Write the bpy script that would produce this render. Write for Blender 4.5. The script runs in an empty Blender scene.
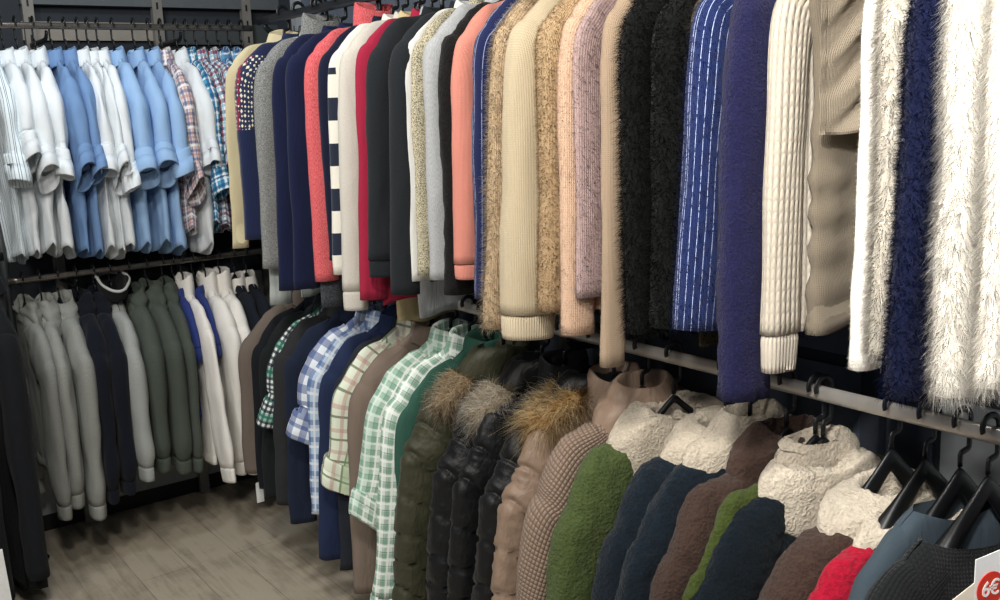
import bpy, math, random
import numpy as np
from mathutils import Vector, Matrix

PI = math.pi
C = bpy.context.scene.collection
rng = np.random.default_rng(7)
random.seed(7)

# ------------------------------------------------------------------ camera
F = 1000.0                      # focal length in pixels of a 1000 x 600 frame
H = 1.75                        # eye height
def camera_axes():
    dy = np.array([-244 - 500, 300 - 135, F]); dy /= np.linalg.norm(dy)
    dx = np.array([1900 - 500, 300 - 50, F]); dx -= dx.dot(dy) * dy; dx /= np.linalg.norm(dx)
    dz = -np.cross(dx, dy)
    if dz[1] < 0: dz = -dz
    return np.array([dx, dy, dz])
RC = camera_axes()
def ray(x, y): return RC @ np.array([x - 500, 300 - y, F])
def at_x(px, py, X): d = ray(px, py); return d * (X / d[0]) + np.array([0, 0, H])
def at_y(px, py, Y): d = ray(px, py); return d * (Y / d[1]) + np.array([0, 0, H])
def at_z(px, py, Z): d = ray(px, py); return d * ((Z - H) / d[2]) + np.array([0, 0, H])

cam_d = bpy.data.cameras.new('camera'); cam = bpy.data.objects.new('camera', cam_d); C.objects.link(cam)
right, up, fwd = RC[:, 0], RC[:, 1], RC[:, 2]
M = Matrix(((right[0], up[0], -fwd[0], 0), (right[1], up[1], -fwd[1], 0), (right[2], up[2], -fwd[2], H), (0, 0, 0, 1)))
cam.matrix_world = M
cam_d.sensor_fit = 'HORIZONTAL'; cam_d.sensor_width = 36; cam_d.lens = 36.0 * F / 1000.0
cam_d.clip_start = 0.02
bpy.context.scene.camera = cam

# ------------------------------------------------------------------ noise
def _hash(ix, iy, iz, s):
    n = (ix * 374761393 + iy * 668265263 + iz * 2147483647 + s * 1274126177) & 0xffffffff
    n = ((n ^ (n >> 13)) * 1274126177) & 0xffffffff
    n = (n ^ (n >> 16)) & 0xffff
    return n / 65535.0 * 2 - 1
def noise3(p, s=0):
    p = np.asarray(p, float)
    i = np.floor(p).astype(np.int64); f = p - i; f = f * f * (3 - 2 * f)
    r = 0
    for dx in (0, 1):
        for dy in (0, 1):
            for dz in (0, 1):
                w = (f[..., 0] if dx else 1 - f[..., 0]) * (f[..., 1] if dy else 1 - f[..., 1]) * (f[..., 2] if dz else 1 - f[..., 2])
                r = r + w * _hash(i[..., 0] + dx, i[..., 1] + dy, i[..., 2] + dz, s)
    return r
def sstep(a, b, x):
    t = np.clip((x - a) / (b - a), 0, 1); return t * t * (3 - 2 * t)

# ------------------------------------------------------------------ mesh building
class MB:
    """collects grids, prisms and blades and links them as ONE mesh object"""
    def __init__(s): s.v = []; s.n = 0; s.f = []; s.uv = []; s.mi = []
    def grid(s, P, wrap=False, flip=False, mi=0, u0=0.0, v0=0.0):
        P = np.asarray(P, float); R, K = P.shape[:2]
        nxt = np.roll(P, -1, axis=1)
        du = np.linalg.norm(nxt - P, axis=2).max(axis=0)
        U = np.concatenate([[0], np.cumsum(du)]) + u0
        dv = np.linalg.norm(P[1:] - P[:-1], axis=2).mean(axis=1)
        V = np.concatenate([[0], np.cumsum(dv)]) + v0
        kk = K if wrap else K - 1
        r, c = np.meshgrid(np.arange(R - 1), np.arange(kk), indexing='ij')
        c2 = (c + 1) % K
        q = np.stack([r * K + c, r * K + c2, (r + 1) * K + c2, (r + 1) * K + c], -1).reshape(-1, 4)
        quv = np.stack([np.stack([U[c], V[r]], -1), np.stack([U[c + 1], V[r]], -1), np.stack([U[c + 1], V[r + 1]], -1), np.stack([U[c], V[r + 1]], -1)], 2).reshape(-1, 4, 2)
        if flip: q = q[:, ::-1]; quv = quv[:, ::-1]
        s.f.append(q + s.n); s.uv.append(quv); s.mi.append(np.full(len(q), mi))
        s.v.append(P.reshape(-1, 3)); s.n += R * K
        return s
    def cap(s, ring, flip=False, mi=0):
        """close a ring with a quad fan to its centre"""
        ring = np.asarray(ring, float); c = ring.mean(0)
        P = np.stack([ring, ring * 0.5 + c * 0.5, np.repeat(c[None], len(ring), 0) + (ring - c) * 1e-3])
        return s.grid(P, True, flip, mi)
    def prism(s, outline, axis, d0, d1, bevel=0.0, mi=0):
        """outline: list of 2D points (counter clockwise); axis: which coordinate is extruded"""
        o = np.asarray(outline, float)
        def lift(o2, d):
            z = np.full((len(o2), 1), d)
            if axis == 2: return np.hstack([o2, z])
            if axis == 1: return np.stack([o2[:, 0], z[:, 0], o2[:, 1]], 1)
            return np.hstack([z, o2])
        c = o.mean(0)
        def inset(b):
            d = o - c; L = np.linalg.norm(d, axis=1, keepdims=True); return o - d / np.maximum(L, 1e-6) * b
        rows = [lift(c + (o - c) * 1e-3, d0), lift(inset(bevel), d0)]
        if bevel > 0: rows += [lift(o, d0 + bevel), lift(o, d1 - bevel)]
        rows += [lift(inset(bevel), d1), lift(c + (o - c) * 1e-3, d1)]
        return s.grid(np.array(rows), True, False, mi)
    def box(s, a, b, bevel=0.0, mi=0):
        a = np.minimum(a, b) if True else a; b2 = np.maximum(np.asarray(a), np.asarray(b))
        x0, y0, z0 = a; x1, y1, z1 = b2
        return s.prism([(x0, y0), (x1, y0), (x1, y1), (x0, y1)], 2, z0, z1, bevel, mi)
    def tube(s, pts, r, k=10, closed_ends=True, mi=0, ry=None):
        pts = np.asarray(pts, float); n = len(pts)
        r = np.broadcast_to(np.asarray(r, float), (n,)); ry = r if ry is None else np.broadcast_to(np.asarray(ry, float), (n,))
        t = np.gradient(pts, axis=0); t /= np.linalg.norm(t, axis=1, keepdims=True)
        ref = np.array([0, 0, 1.]) if abs(t[0][2]) < 0.9 else np.array([1., 0, 0])
        a = np.cross(ref, t[0]); a /= np.linalg.norm(a); rows = []
        for i in range(n):
            a = a - a.dot(t[i]) * t[i]; a /= np.linalg.norm(a); b = np.cross(t[i], a)
            th = np.arange(k) / k * 2 * PI
            rows.append(pts[i] + np.outer(np.cos(th) * r[i], a) + np.outer(np.sin(th) * ry[i], b))
        if closed_ends:
            rows = [pts[0] + (rows[0] - pts[0]) * 1e-3] + rows + [pts[-1] + (rows[-1] - pts[-1]) * 1e-3]
        return s.grid(np.array(rows), True, False, mi)
    def sample(s, n):
        """area weighted points, normals on the quads so far"""
        V = np.concatenate(s.v); Q = np.concatenate(s.f)
        A = V[Q]; nn = np.cross(A[:, 2] - A[:, 0], A[:, 3] - A[:, 1]); ar = np.linalg.norm(nn, axis=1)
        p = ar / ar.sum(); i = rng.choice(len(Q), n, p=p)
        a, b = rng.random((n, 1)), rng.random((n, 1))
        pos = (A[i, 0] * (1 - a) + A[i, 1] * a) * (1 - b) + (A[i, 3] * (1 - a) + A[i, 2] * a) * b
        return pos, nn[i] / np.maximum(ar[i], 1e-12)[:, None]
    def blades(s, pos, nor, length, width, droop=0.6, spread=0.5, seg=3, mi=0, lvar=0.5, comb=None):
        """fur: one tapering curved ribbon at each point; uv = (random, along the hair)"""
        n = len(pos)
        L = length * (1 - lvar + 2 * lvar * rng.random((n, 1)) * 0.75)
        d = nor + rng.normal(0, spread, (n, 3))
        if comb is not None: d = d + np.asarray(comb)
        d /= np.linalg.norm(d, axis=1, keepdims=True)
        side = np.cross(d, rng.normal(0, 1, (n, 3))); side /= np.linalg.norm(side, axis=1, keepdims=True)
        curl = rng.normal(0, 0.25, (n, 3)); curl[:, 2] -= droop
        rows = []
        for k in range(seg + 1):
            t = k / seg; c = pos + d * L * t + curl * L * t * t * 0.6
            wd = width * (1 - 0.85 * t)
            rows.append(np.stack([c - side * wd / 2, c + side * wd / 2], 1))
        P = np.stack(rows, 1)                                   # n, seg+1, 2, 3
        V = P.reshape(-1, 3); m = (seg + 1) * 2
        base = np.arange(n)[:, None, None] * m + s.n
        k = np.arange(seg)[None, :, None] * 2
        q = (base + k + np.array([0, 1, 3, 2])[None, None]).reshape(-1, 4)
        ru = rng.random(n)
        uv = np.zeros((n, seg, 4, 2)); uv[..., 0] = ru[:, None, None]
        for j in range(seg): uv[:, j, 0, 1] = uv[:, j, 1, 1] = j / seg; uv[:, j, 2, 1] = uv[:, j, 3, 1] = (j + 1) / seg
        s.f.append(q); s.uv.append(uv.reshape(-1, 4, 2)); s.mi.append(np.full(len(q), mi)); s.v.append(V); s.n += len(V)
        s.blade_normals = np.repeat(nor, m, axis=0); return s
    def build(s, name, mats, parent=None, smooth=True, sharp=None, custom=None):
        me = bpy.data.meshes.new(name); V = np.concatenate(s.v); Q = np.concatenate(s.f).astype(np.int32)
        me.vertices.add(len(V)); me.vertices.foreach_set('co', V.astype(np.float32).ravel())
        me.loops.add(len(Q) * 4); me.loops.foreach_set('vertex_index', Q.ravel())
        me.polygons.add(len(Q)); me.polygons.foreach_set('loop_start', np.arange(len(Q), dtype=np.int32) * 4)
        me.polygons.foreach_set('material_index', np.concatenate(s.mi).astype(np.int32))
        me.update(calc_edges=True)
        uvl = me.uv_layers.new(name='UVMap'); uvl.data.foreach_set('uv', np.concatenate(s.uv).astype(np.float32).ravel())
        me.polygons.foreach_set('use_smooth', np.full(len(Q), bool(smooth)))
        if sharp is not None:
            me.set_sharp_from_angle(angle=math.radians(sharp))
        for m in (mats if isinstance(mats, (list, tuple)) else [mats]): me.materials.append(m)
        if custom is not None: me.normals_split_custom_set_from_vertices([tuple(c) for c in custom])
        me.validate()
        o = bpy.data.objects.new(name, me); C.objects.link(o)
        if parent is not None: o.parent = parent
        return o

def tag(o, label=None, cat=None, group=None, kind=None):
    if label: o['label'] = label
    if cat: o['category'] = cat
    if group: o['group'] = group
    if kind: o['kind'] = kind
    return o
def thing(name, label, cat, loc=(0, 0, 0), rz=0.0, group=None):
    o = bpy.data.objects.new(name, None); C.objects.link(o); o.empty_display_size = 0.05
    o.location = loc; o.rotation_euler = (0, 0, rz)
    return tag(o, label, cat, group)
def copy_tree(o, parent=None):
    c = o.copy(); C.objects.link(c)
    if parent is not None: c.parent = parent
    for ch in list(o.children): copy_tree(ch, c)
    return c

# ------------------------------------------------------------------ materials
def srgb(h):
    if isinstance(h, str):
        h = h.lstrip('#'); c = [int(h[i:i + 2], 16) / 255 for i in (0, 2, 4)]
    else: c = list(h)
    return tuple((x / 12.92 if x <= 0.04045 else ((x + 0.055) / 1.055) ** 2.4) for x in c) + (1.0,)
class NT:
    def __init__(s, name):
        s.m = bpy.data.materials.new(name); s.m.use_nodes = True; s.t = s.m.node_tree; s.t.nodes.clear()
        s.out = s.n('ShaderNodeOutputMaterial'); s.b = s.n('ShaderNodeBsdfPrincipled'); s.l(s.b.outputs[0], s.out.inputs[0])
    def n(s, t, **k):
        o = s.t.nodes.new(t)
        for a, v in k.items(): setattr(o, a, v)
        return o
    def l(s, a, b): s.t.links.new(a, b)
    def put(s, sock, v):
        if hasattr(v, 'is_output'): s.l(v, sock)
        elif v is not None: sock.default_value = v
    def math(s, op, a, b=None, c=None):
        o = s.n('ShaderNodeMath', operation=op)
        for i, v in enumerate((a, b, c)): s.put(o.inputs[i], v)
        return o.outputs[0]
    def mix(s, f, a, b, mode='MIX'):
        o = s.n('ShaderNodeMix', data_type='RGBA', blend_type=mode); s.put(o.inputs[0], f); s.put(o.inputs[6], a); s.put(o.inputs[7], b); return o.outputs[2]
    def uv(s):
        o = s.n('ShaderNodeUVMap', uv_map='UVMap'); return o.outputs[0]
    def obj(s): return s.n('ShaderNodeTexCoord').outputs['Object']
    def scale(s, v, sc):
        o = s.n('ShaderNodeVectorMath', operation='MULTIPLY'); s.l(v, o.inputs[0]); o.inputs[1].default_value = sc; return o.outputs[0]
    def noise(s, v, scale, detail=3, rough=.55, dist=0):
        o = s.n('ShaderNodeTexNoise'); s.l(v, o.inputs['Vector']); o.inputs['Scale'].default_value = scale
        o.inputs['Detail'].default_value = detail; o.inputs['Roughness'].default_value = rough; o.inputs['Distortion'].default_value = dist; return o.outputs['Fac']
    def vor(s, v, scale, feature='F1', smooth=None):
        o = s.n('ShaderNodeTexVoronoi', feature=feature); s.l(v, o.inputs['Vector']); o.inputs['Scale'].default_value = scale; return o.outputs['Distance']
    def ramp(s, f, stops, interp='LINEAR'):
        o = s.n('ShaderNodeValToRGB'); s.l(f, o.inputs[0]); o.color_ramp.interpolation = interp; e = o.color_ramp.elements
        while len(e) < len(stops): e.new(0.5)
        for i, (p, c) in enumerate(stops): e[i].position = p; e[i].color = c if len(c) == 4 else tuple(c) + (1,)
        return o.outputs[0]
    def sep(s, v):
        o = s.n('ShaderNodeSeparateXYZ'); s.l(v, o.inputs[0]); return o.outputs
    def bump(s, h, strength=.5, dist=.01, prev=None):
        o = s.n('ShaderNodeBump'); s.l(h, o.inputs['Height']); o.inputs['Strength'].default_value = strength; o.inputs['Distance'].default_value = dist
        if prev is not None: s.l(prev, o.inputs['Normal'])
        return o.outputs[0]
    def fin(s, col=None, rough=.9, normal=None, sheen=0.0, metal=0.0, spec=.3, sheen_tint=None):
        s.put(s.b.inputs['Base Color'], col); s.put(s.b.inputs['Roughness'], rough); s.b.inputs['Metallic'].default_value = metal
        s.b.inputs['Specular IOR Level'].default_value = spec
        if sheen: s.b.inputs['Sheen Weight'].default_value = sheen; s.b.inputs['Sheen Roughness'].default_value = .5
        if sheen and sheen_tint: s.b.inputs['Sheen Tint'].default_value = sheen_tint
        if normal is not None: s.l(normal, s.b.inputs['Normal'])
        return s.m
_mats = {}
def cached(fn):
    def g(*a, **k):
        key = (fn.__name__, repr(a), repr(sorted(k.items())))
        if key not in _mats: _mats[key] = fn(*a, **k)
        return _mats[key]
    return g
def vary(c, k):
    return tuple(min(1, max(0, x * k)) for x in c[:3]) + (1,)

@cached
def cloth(hexc, var=.12, weave=900, rough=.92, sheen=.03):
    t = NT('woven_cloth'); c = srgb(hexc); uv = t.uv()
    n = t.noise(t.obj(), 9, 4); n2 = t.noise(t.scale(uv, (weave, weave * .5, 1)), 1, 2)
    f = t.math('ADD', t.math('MULTIPLY', n, .6), t.math('MULTIPLY', n2, .4))
    col = t.ramp(f, [(.25, vary(c, 1 - var)), (.75, vary(c, 1 + var))])
    wr = t.noise(t.scale(uv, (14, 5, 1)), 1, 4, .6, .6)
    nb = t.bump(wr, .35, .02); nb = t.bump(n2, .25, .002, nb)
    return t.fin(col, rough, nb, sheen)
@cached
def heather(hexc, hexd, sc=420, mixv=.5, rough=.95, bump=.4):
    t = NT('heather_knit'); a, b = srgb(hexc), srgb(hexd); uv = t.uv()
    n = t.noise(t.scale(uv, (sc, sc * .45, 1)), 1, 3, .7)
    col = t.ramp(n, [(mixv - .12, b), (mixv + .12, a)])
    wr = t.noise(t.scale(uv, (12, 5, 1)), 1, 3, .5, .5)
    nb = t.bump(wr, .3, .02); nb = t.bump(n, bump, .003, nb)
    return t.fin(col, rough, nb, .05)
@cached
def marl(hexc, hexd, su=150, sv=60, mixv=.5, soft=.07):
    t = NT('marled_knit'); a, b = srgb(hexc), srgb(hexd); uv = t.uv()
    n = t.noise(t.scale(uv, (su, sv, 1)), 1, 3, .75, 1.2)
    col = t.ramp(n, [(mixv - soft, b), (mixv + soft, a)])
    return t.fin(col, .95, t.bump(n, .5, .004), .05)
@cached
def knit(hexc, rib=90, rows=120, var=.25, depth=.003, stripes=None, stripe_w=.1, fuzz=.2):
    """ribbed or purl knit: courses and wales from the uv in metres"""
    t = NT('knitted_wool'); c = srgb(hexc); uv = t.uv(); x, y, _ = t.sep(uv)
    w = t.math('ABSOLUTE', t.math('SINE', t.math('MULTIPLY', x, rib * PI)))
    r = t.math('ABSOLUTE', t.math('SINE', t.math('ADD', t.math('MULTIPLY', y, rows * PI), t.math('MULTIPLY', w, 1.2))))
    h = t.math('ADD', t.math('MULTIPLY', w, .65), t.math('MULTIPLY', r, .35))
    n = t.noise(t.scale(uv, (260, 180, 1)), 1, 3, .7)
    f = t.math('ADD', t.math('MULTIPLY', h, .6), t.math('MULTIPLY', n, .5))
    col = t.ramp(f, [(.2, vary(c, 1 - var)), (.8, vary(c, 1 + var * .4))])
    if stripes:
        sc, per, wd = stripes
        fr = t.math('FRACT', t.math('DIVIDE', x, per)); m = t.math('LESS_THAN', fr, wd)
        br = t.math('GREATER_THAN', t.noise(t.scale(uv, (300, 70, 1)), 1, 3, .8), .44)
        col = t.mix(t.math('MULTIPLY', m, br), col, srgb(sc))
    nb = t.bump(t.noise(t.scale(uv, (10, 4, 1)), 1, 3), .3, .02); nb = t.bump(t.math('ADD', h, t.math('MULTIPLY', n, fuzz * 2)), .8, depth, nb)
    return t.fin(col, .95, nb, .06)
@cached
def fleece(hexc, sc=70, dist=.006, var=.3, warp=2.0, sheen=.08):
    t = NT('fleece_pile'); c = srgb(hexc); o = t.obj()
    n = t.noise(o, sc, 3, .6, warp); v = t.vor(o, sc * 1.3)
    f = t.math('ADD', t.math('MULTIPLY', n, .7), t.math('MULTIPLY', v, .4))
    n3 = t.noise(o, 900, 2, .6); f2 = t.math('ADD', t.math('MULTIPLY', f, .75), t.math('MULTIPLY', n3, .25))
    col = t.ramp(f2, [(.3, vary(c, 1 - var)), (.72, vary(c, 1 + var * .5))])
    nb = t.bump(t.noise(o, 14, 3), .4, .02); nb = t.bump(f, .9, dist, nb); nb = t.bump(n3, .4, .0015, nb)
    return t.fin(col, .97, nb, sheen, spec=.1)
@cached
def nylon(hexc, rough=.42, spec=.45):
    t = NT('quilted_nylon'); c = srgb(hexc); o = t.obj(); uv = t.uv()
    w = t.noise(t.scale(uv, (26, 16, 1)), 1, 4, .55, .3)
    col = t.ramp(w, [(.2, vary(c, .85)), (.8, vary(c, 1.15))])
    nb = t.bump(w, .35, .02)
    return t.fin(col, rough, nb, .05, spec=spec)
@cached
def finequilt(hexc, p=.012):
    t = NT('fine_quilted_nylon'); c = srgb(hexc); uv = t.uv(); x, y, _ = t.sep(uv)
    a = t.math('ABSOLUTE', t.math('SINE', t.math('MULTIPLY', t.math('ADD', x, t.math('MULTIPLY', y, .25)), PI / p)))
    b = t.math('ABSOLUTE', t.math('SINE', t.math('MULTIPLY', t.math('SUBTRACT', y, t.math('MULTIPLY', x, .25)), PI / p)))
    h = t.math('POWER', t.math('MULTIPLY', a, b), .5)
    col = t.ramp(h, [(.05, vary(c, .6)), (.6, vary(c, 1.08))])
    return t.fin(col, .55, t.bump(h, .9, .004), .1, spec=.4)
@cached
def plaid(base, bands, rough=.9):
    """bands: list of (hex, period, width, phase, strength, axis)"""
    t = NT('checked_cotton'); uv = t.uv(); x, y, _ = t.sep(uv)
    col = srgb(base)
    for hx, per, wd, ph, st, ax in bands:
        cs = {'x': [x], 'y': [y], 'b': [x, y]}[ax]
        for cc in cs:
            fr = t.math('FRACT', t.math('ADD', t.math('DIVIDE', cc, per), ph)); m = t.math('LESS_THAN', fr, wd)
            col = t.mix(t.math('MULTIPLY', m, st), col, srgb(hx))
    n2 = t.noise(t.scale(uv, (800, 500, 1)), 1, 2)
    col = t.mix(.12, col, t.ramp(n2, [(.3, (0, 0, 0)), (.7, (1, 1, 1))]), 'OVERLAY')
    wr = t.noise(t.scale(uv, (14, 5, 1)), 1, 4, .6, .6)
    return t.fin(col, rough, t.bump(wr, .35, .02), .03)
@cached
def hair(root, tip, rough=.75, var=.25):
    t = NT('fur_hair'); x, y, _ = t.sep(t.uv()); a, b = srgb(root), srgb(tip)
    col = t.ramp(y, [(.1, a), (.8, b)])
    k = t.ramp(x, [(0, (1 - var,) * 3), (1, (1 + 0 * var,) * 3)])
    c2 = t.mix(1, col, k, 'MULTIPLY'); m = t.fin(c2, rough, None, 0, spec=.12)
    tr = t.n('ShaderNodeBsdfTranslucent'); t.l(c2, tr.inputs[0]); mx = t.n('ShaderNodeMixShader'); mx.inputs[0].default_value = .6
    t.l(t.b.outputs[0], mx.inputs[1]); t.l(tr.outputs[0], mx.inputs[2]); t.l(mx.outputs[0], t.out.inputs[0]); return m
@cached
def solid(hexc, rough=.5, metal=0.0, spec=.5, grain=0.0, name='painted_surface'):
    t = NT(name); c = srgb(hexc); n = t.noise(t.obj(), 30, 4)
    col = t.ramp(n, [(.3, vary(c, .92)), (.7, vary(c, 1.06))])
    nb = t.bump(t.noise(t.obj(), 400, 2), grain, .001) if grain else None
    return t.fin(col, rough, nb, 0, metal, spec)
# ------------------------------------------------------------------ garments
# local frame: x along the hanger (+ = aisle end), y along the rail, z down from the rail axis (0)
def catmull(pts, n):
    p = np.asarray(pts, float); p = np.vstack([2 * p[0] - p[1], p, 2 * p[-1] - p[-2]]); m = len(p) - 3
    out = []
    for t in np.linspace(0, m, n):
        i = min(int(t), m - 1); f = t - i; a, b, c, d = p[i:i + 4]
        out.append(.5 * ((2 * b) + (-a + c) * f + (2 * a - 5 * b + 4 * c - d) * f * f + (-a + 3 * b - 3 * c + d) * f ** 3))
    return np.array(out)
def displace(P, fn, wrap=True):
    """push a grid out along its own normals by fn(P)"""
    tu = np.roll(P, -1, 1) - np.roll(P, 1, 1) if wrap else np.gradient(P, axis=1)
    tv = np.gradient(P, axis=0); n = np.cross(tu, tv); n /= np.maximum(np.linalg.norm(n, axis=2, keepdims=True), 1e-9)
    c = P.mean(1, keepdims=True)
    if (n * (P - c)).sum() < 0: n = -n
    return P + n * fn[..., None], n

def zline(g, x):
    q = np.clip((np.abs(x) / g['W'] - .3) / .7, 0, 1.3)
    return g['zn'] - g['slope'] * (.45 * q + .55 * q * q if g['convex'] else q)
def body_grid(g):
    W, T, hem, zn = g['W'], g['T'], g['hem'], g['zn']
    NA, NH = g.get('na', 52), g.get('nh', 110 if g['quilt'] else 44)
    th = np.arange(NA) / NA * 2 * PI + PI / NA; a = np.cos(th)[None]; sg = np.sin(th)[None]
    h = np.concatenate([[0, .002, .006, .012, .02, .03], np.linspace(.045, 1, NH - 6) ** 1.1])[:, None]
    n = g['neck']; aa = np.abs(a); slope = g['slope']
    s = np.clip((aa - n) / (1 - n), 0, 1)
    qs = .45 * s + .55 * s * s if g['convex'] else s
    ztop = np.where(aa < n, zn - g['dip'] * (1 - (aa / n) ** 2) * np.where(sg * g['front'] > 0, 1, .3), zn - slope * (qs + .12 * s ** 4))
    zhem = hem + g['tail'] * aa ** 2.2 - np.where(sg * g['front'] < 0, g['tail'] * .25, 0) + .008 * np.sin(a * 5 + g['ph'])
    z = ztop + (zhem - ztop) * h
    Wd = W * (1 - .10 * sstep(.02, .25, h)) + g['flare'] * h
    x = a * Wd
    tw = np.sign(sg) * np.abs(sg) ** .75
    kn = sstep(n - .12, n + .02, aa); top = .9 + kn * (np.maximum(.012 / T, g['topt']) - .05 * s - .9)
    t = T * (top + (1 - top) * sstep(0, .22, h)) * (1 + g['puff'] * .0)
    y = tw * t
    dd = np.clip((ztop - z) / g['round'], 0, 1); edge = .04 + .96 * np.sqrt(np.clip(1 - (1 - dd) ** 2, 0, 1))
    y = y * (1 + kn * (edge - 1))
    k = g['fold'] * sstep(.12, .8, h)
    y = y + k * (np.sin(x / W * g['ff'] + g['ph'] + h * 1.5) + .5 * np.sin(x / W * g['ff'] * 2.3 + g['ph'] * 3 - h * 2)) * np.cos(a * PI / 2 * .9)
    x = x + .25 * k * np.sin(z * 9 + g['ph'])
    x = x + g['lean'] * h * h + 0 * y
    y = y + g['wshift'] * h
    return np.stack([x, y, z + 0 * y], -1)
def quilt(v, p, amp, seam=.18):
    f = np.abs(np.sin(PI * v / p)); return amp * (np.clip(f / .30, 0, 1) ** .6 - .85)
def sleeve_grid(g, sgn):
    W, zs = g['W'], g['zn'] - g['slope'] * 1.05
    r, rw = g['sr'], g['srw']; end = g['send']; sp = g['spread'] if sgn > 0 else min(g['spread'], 0.0)
    zl = lambda x: float(zline(g, x))
    pts = [(W - .13, zl(W - .13) - r * .55), (W - .065, zl(W - .065) - r * .80), (W - .016, zs - .006 - r * .85), (W + .010 + sp * .15, zs - .085 - r * .5)]
    mid = (zs - .13) * .45 + end * .55
    pts += [(W + .014 + sp * .6, mid)]
    if g['kick']: pts += [(W + .014 + sp, end + .045), (W + .014 + sp + g['kick'], end)]
    else: pts += [(W + .014 + sp, end)]
    NR, NK = g.get('snr', 120 if g['quilt'] else 46), g.get('snk', 28)
    c = catmull(pts, NR); t = np.gradient(c, axis=0); t /= np.linalg.norm(t, axis=1, keepdims=True)
    kw_ = max(3, NR // 3) | 1; tp = np.vstack([np.repeat(t[:1], kw_ // 2, 0), t, np.repeat(t[-1:], kw_ // 2, 0)]); t = np.stack([np.convolve(tp[:, i_], np.hanning(kw_ + 2)[1:-1] / np.hanning(kw_ + 2).sum(), 'valid') for i_ in (0, 1)], 1); t /= np.linalg.norm(t, axis=1, keepdims=True)
    nrm = np.stack([t[:, 1], -t[:, 0]], 1) * -1
    s = np.linspace(0, 1, NR)
    ru = r * (.45 + .55 * sstep(-.05, .16, s)) * (1 - g['taper'] * sstep(.25, 1, s))
    rv = rw * (g['topt'] * .9 + (1 - g['topt'] * .9) * sstep(.05, .34, s)); seam = 1 - (0 if g['nub'] else .03) * np.exp(-((s - .17) / .012) ** 2); rv = rv * seam * (1 - g['taper'] * .8 * sstep(.25, 1, s))
    if g['gather']:                                     # blouse over a ribbed cuff
        k = 1 + .12 * sstep(.78, .92, s) - .22 * sstep(.94, 1.0, s); ru = ru * k; rv = rv * k
    ph = np.arange(NK) / NK * 2 * PI
    cx, sx = np.cos(ph), np.sin(ph)
    y0 = g['wswing'] * s ** 1.5
    P = np.zeros((NR, NK, 3))
    P[..., 0] = c[:, 0, None] + nrm[:, 0, None] * ru[:, None] * cx
    P[..., 1] = y0[:, None] + rv[:, None] * np.sign(sx) * np.abs(sx) ** .85
    P[..., 2] = c[:, 1, None] + nrm[:, 1, None] * ru[:, None] * cx
    P[..., 0] *= sgn
    return P, c, t, ru, rv, y0
def ring_profile(rows, k=40, wv=None):
    """rows of (rx, ry, z, dx, dy) swept as ellipses round the neck"""
    th = np.arange(k) / k * 2 * PI; P = []
    for q in rows:
        rx, ry, z = q[:3]; dx, dy = (q[3], q[4]) if len(q) > 3 else (0, 0)
        P.append(np.stack([rx * np.cos(th) + dx, ry * np.sin(th) + dy, np.full(k, z)], 1))
    return np.array(P)
def refine(rows, n):
    r = np.array([tuple(q) + (0,) * (5 - len(q)) for q in rows]); return catmull(r, n)

DEF = dict(W=.20, T=.032, zn=-.115, slope=.10, dip=.03, neck=.30, convex=False, topt=.55, round=.018, front=1, tail=0.0, flare=0.0, puff=0, fold=.010, ff=5.0, lean=0.0, wshift=0.0,
           sr=.052, srw=.040, spread=.03, kick=0.0, taper=.28, gather=False, wswing=0.0, hem=-.75, send=-.72, hfold=0.0,
           cuff=None, collar=None, hemband=None, crumple=.006, sleeves=True, quilt=None, nub=0.0, fur=None)

def cloth_noise(P, g, amp, seed):
    q = P * np.array([16, 16, 6.0]) + g['seed'] * 3.1
    return amp * (noise3(q, seed) + .5 * noise3(q * 2.3, seed + 1))
def finish(P, g, seed, quilt_v=None, keep=0):
    amp = cloth_noise(P, g, g['crumple'], seed)
    if g['nub']: amp = amp + g['nub'] * (noise3(P * 75, seed + 5) + .6 * noise3(P * 150, seed + 6))
    if g['quilt'] is not None and quilt_v is not None:
        p, a = g['quilt']; amp = amp + quilt(quilt_v + .02 * noise3(P * 8, seed + 9), p, a) + a * .35 * noise3(P * np.array([30, 30, 16]), seed + 10) + a * .16 * noise3(P * np.array([60, 60, 110]), seed + 11)
    if keep: amp = amp * np.concatenate([np.linspace(0, .6, keep), np.ones(len(P) - keep)])[:, None]
    if g['hfold'] and seed == 1: amp = amp + g['hfold'] * (np.sin(P[..., 2] * 85 + 3 * noise3(P * 6, 91) + 6 * P[..., 0]) * sstep(-.3, -.5, P[..., 2]) * (.5 + .5 * noise3(P * 5, 92)))
    P, n = displace(P, amp)
    return P, n
def add_fur(mb, fur, mat_i):
    """fur: (hairs per m2, length, width, droop, spread)"""
    V = np.concatenate(mb.v); Q = np.concatenate(mb.f); A = V[Q]
    area = .5 * np.linalg.norm(np.cross(A[:, 2] - A[:, 0], A[:, 3] - A[:, 1]), axis=1).sum()
    n = int(min(60000, fur[0] * area)); pos, nor = mb.sample(n); return n, pos, nor
def with_fur(mb, name, mats, parent, fur):
    o = mb.build(name, mats[0], parent)
    if fur:
        n, pos, nor = add_fur(mb, fur, 0)
        fb = MB(); fb.blades(pos, nor, fur[1], fur[2], fur[3], fur[4], comb=fur[5] if len(fur) > 5 else None)
        f = fb.build('fur', mats[1], o, custom=fb.blade_normals); f['kind'] = 'stuff'
    return o

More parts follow.
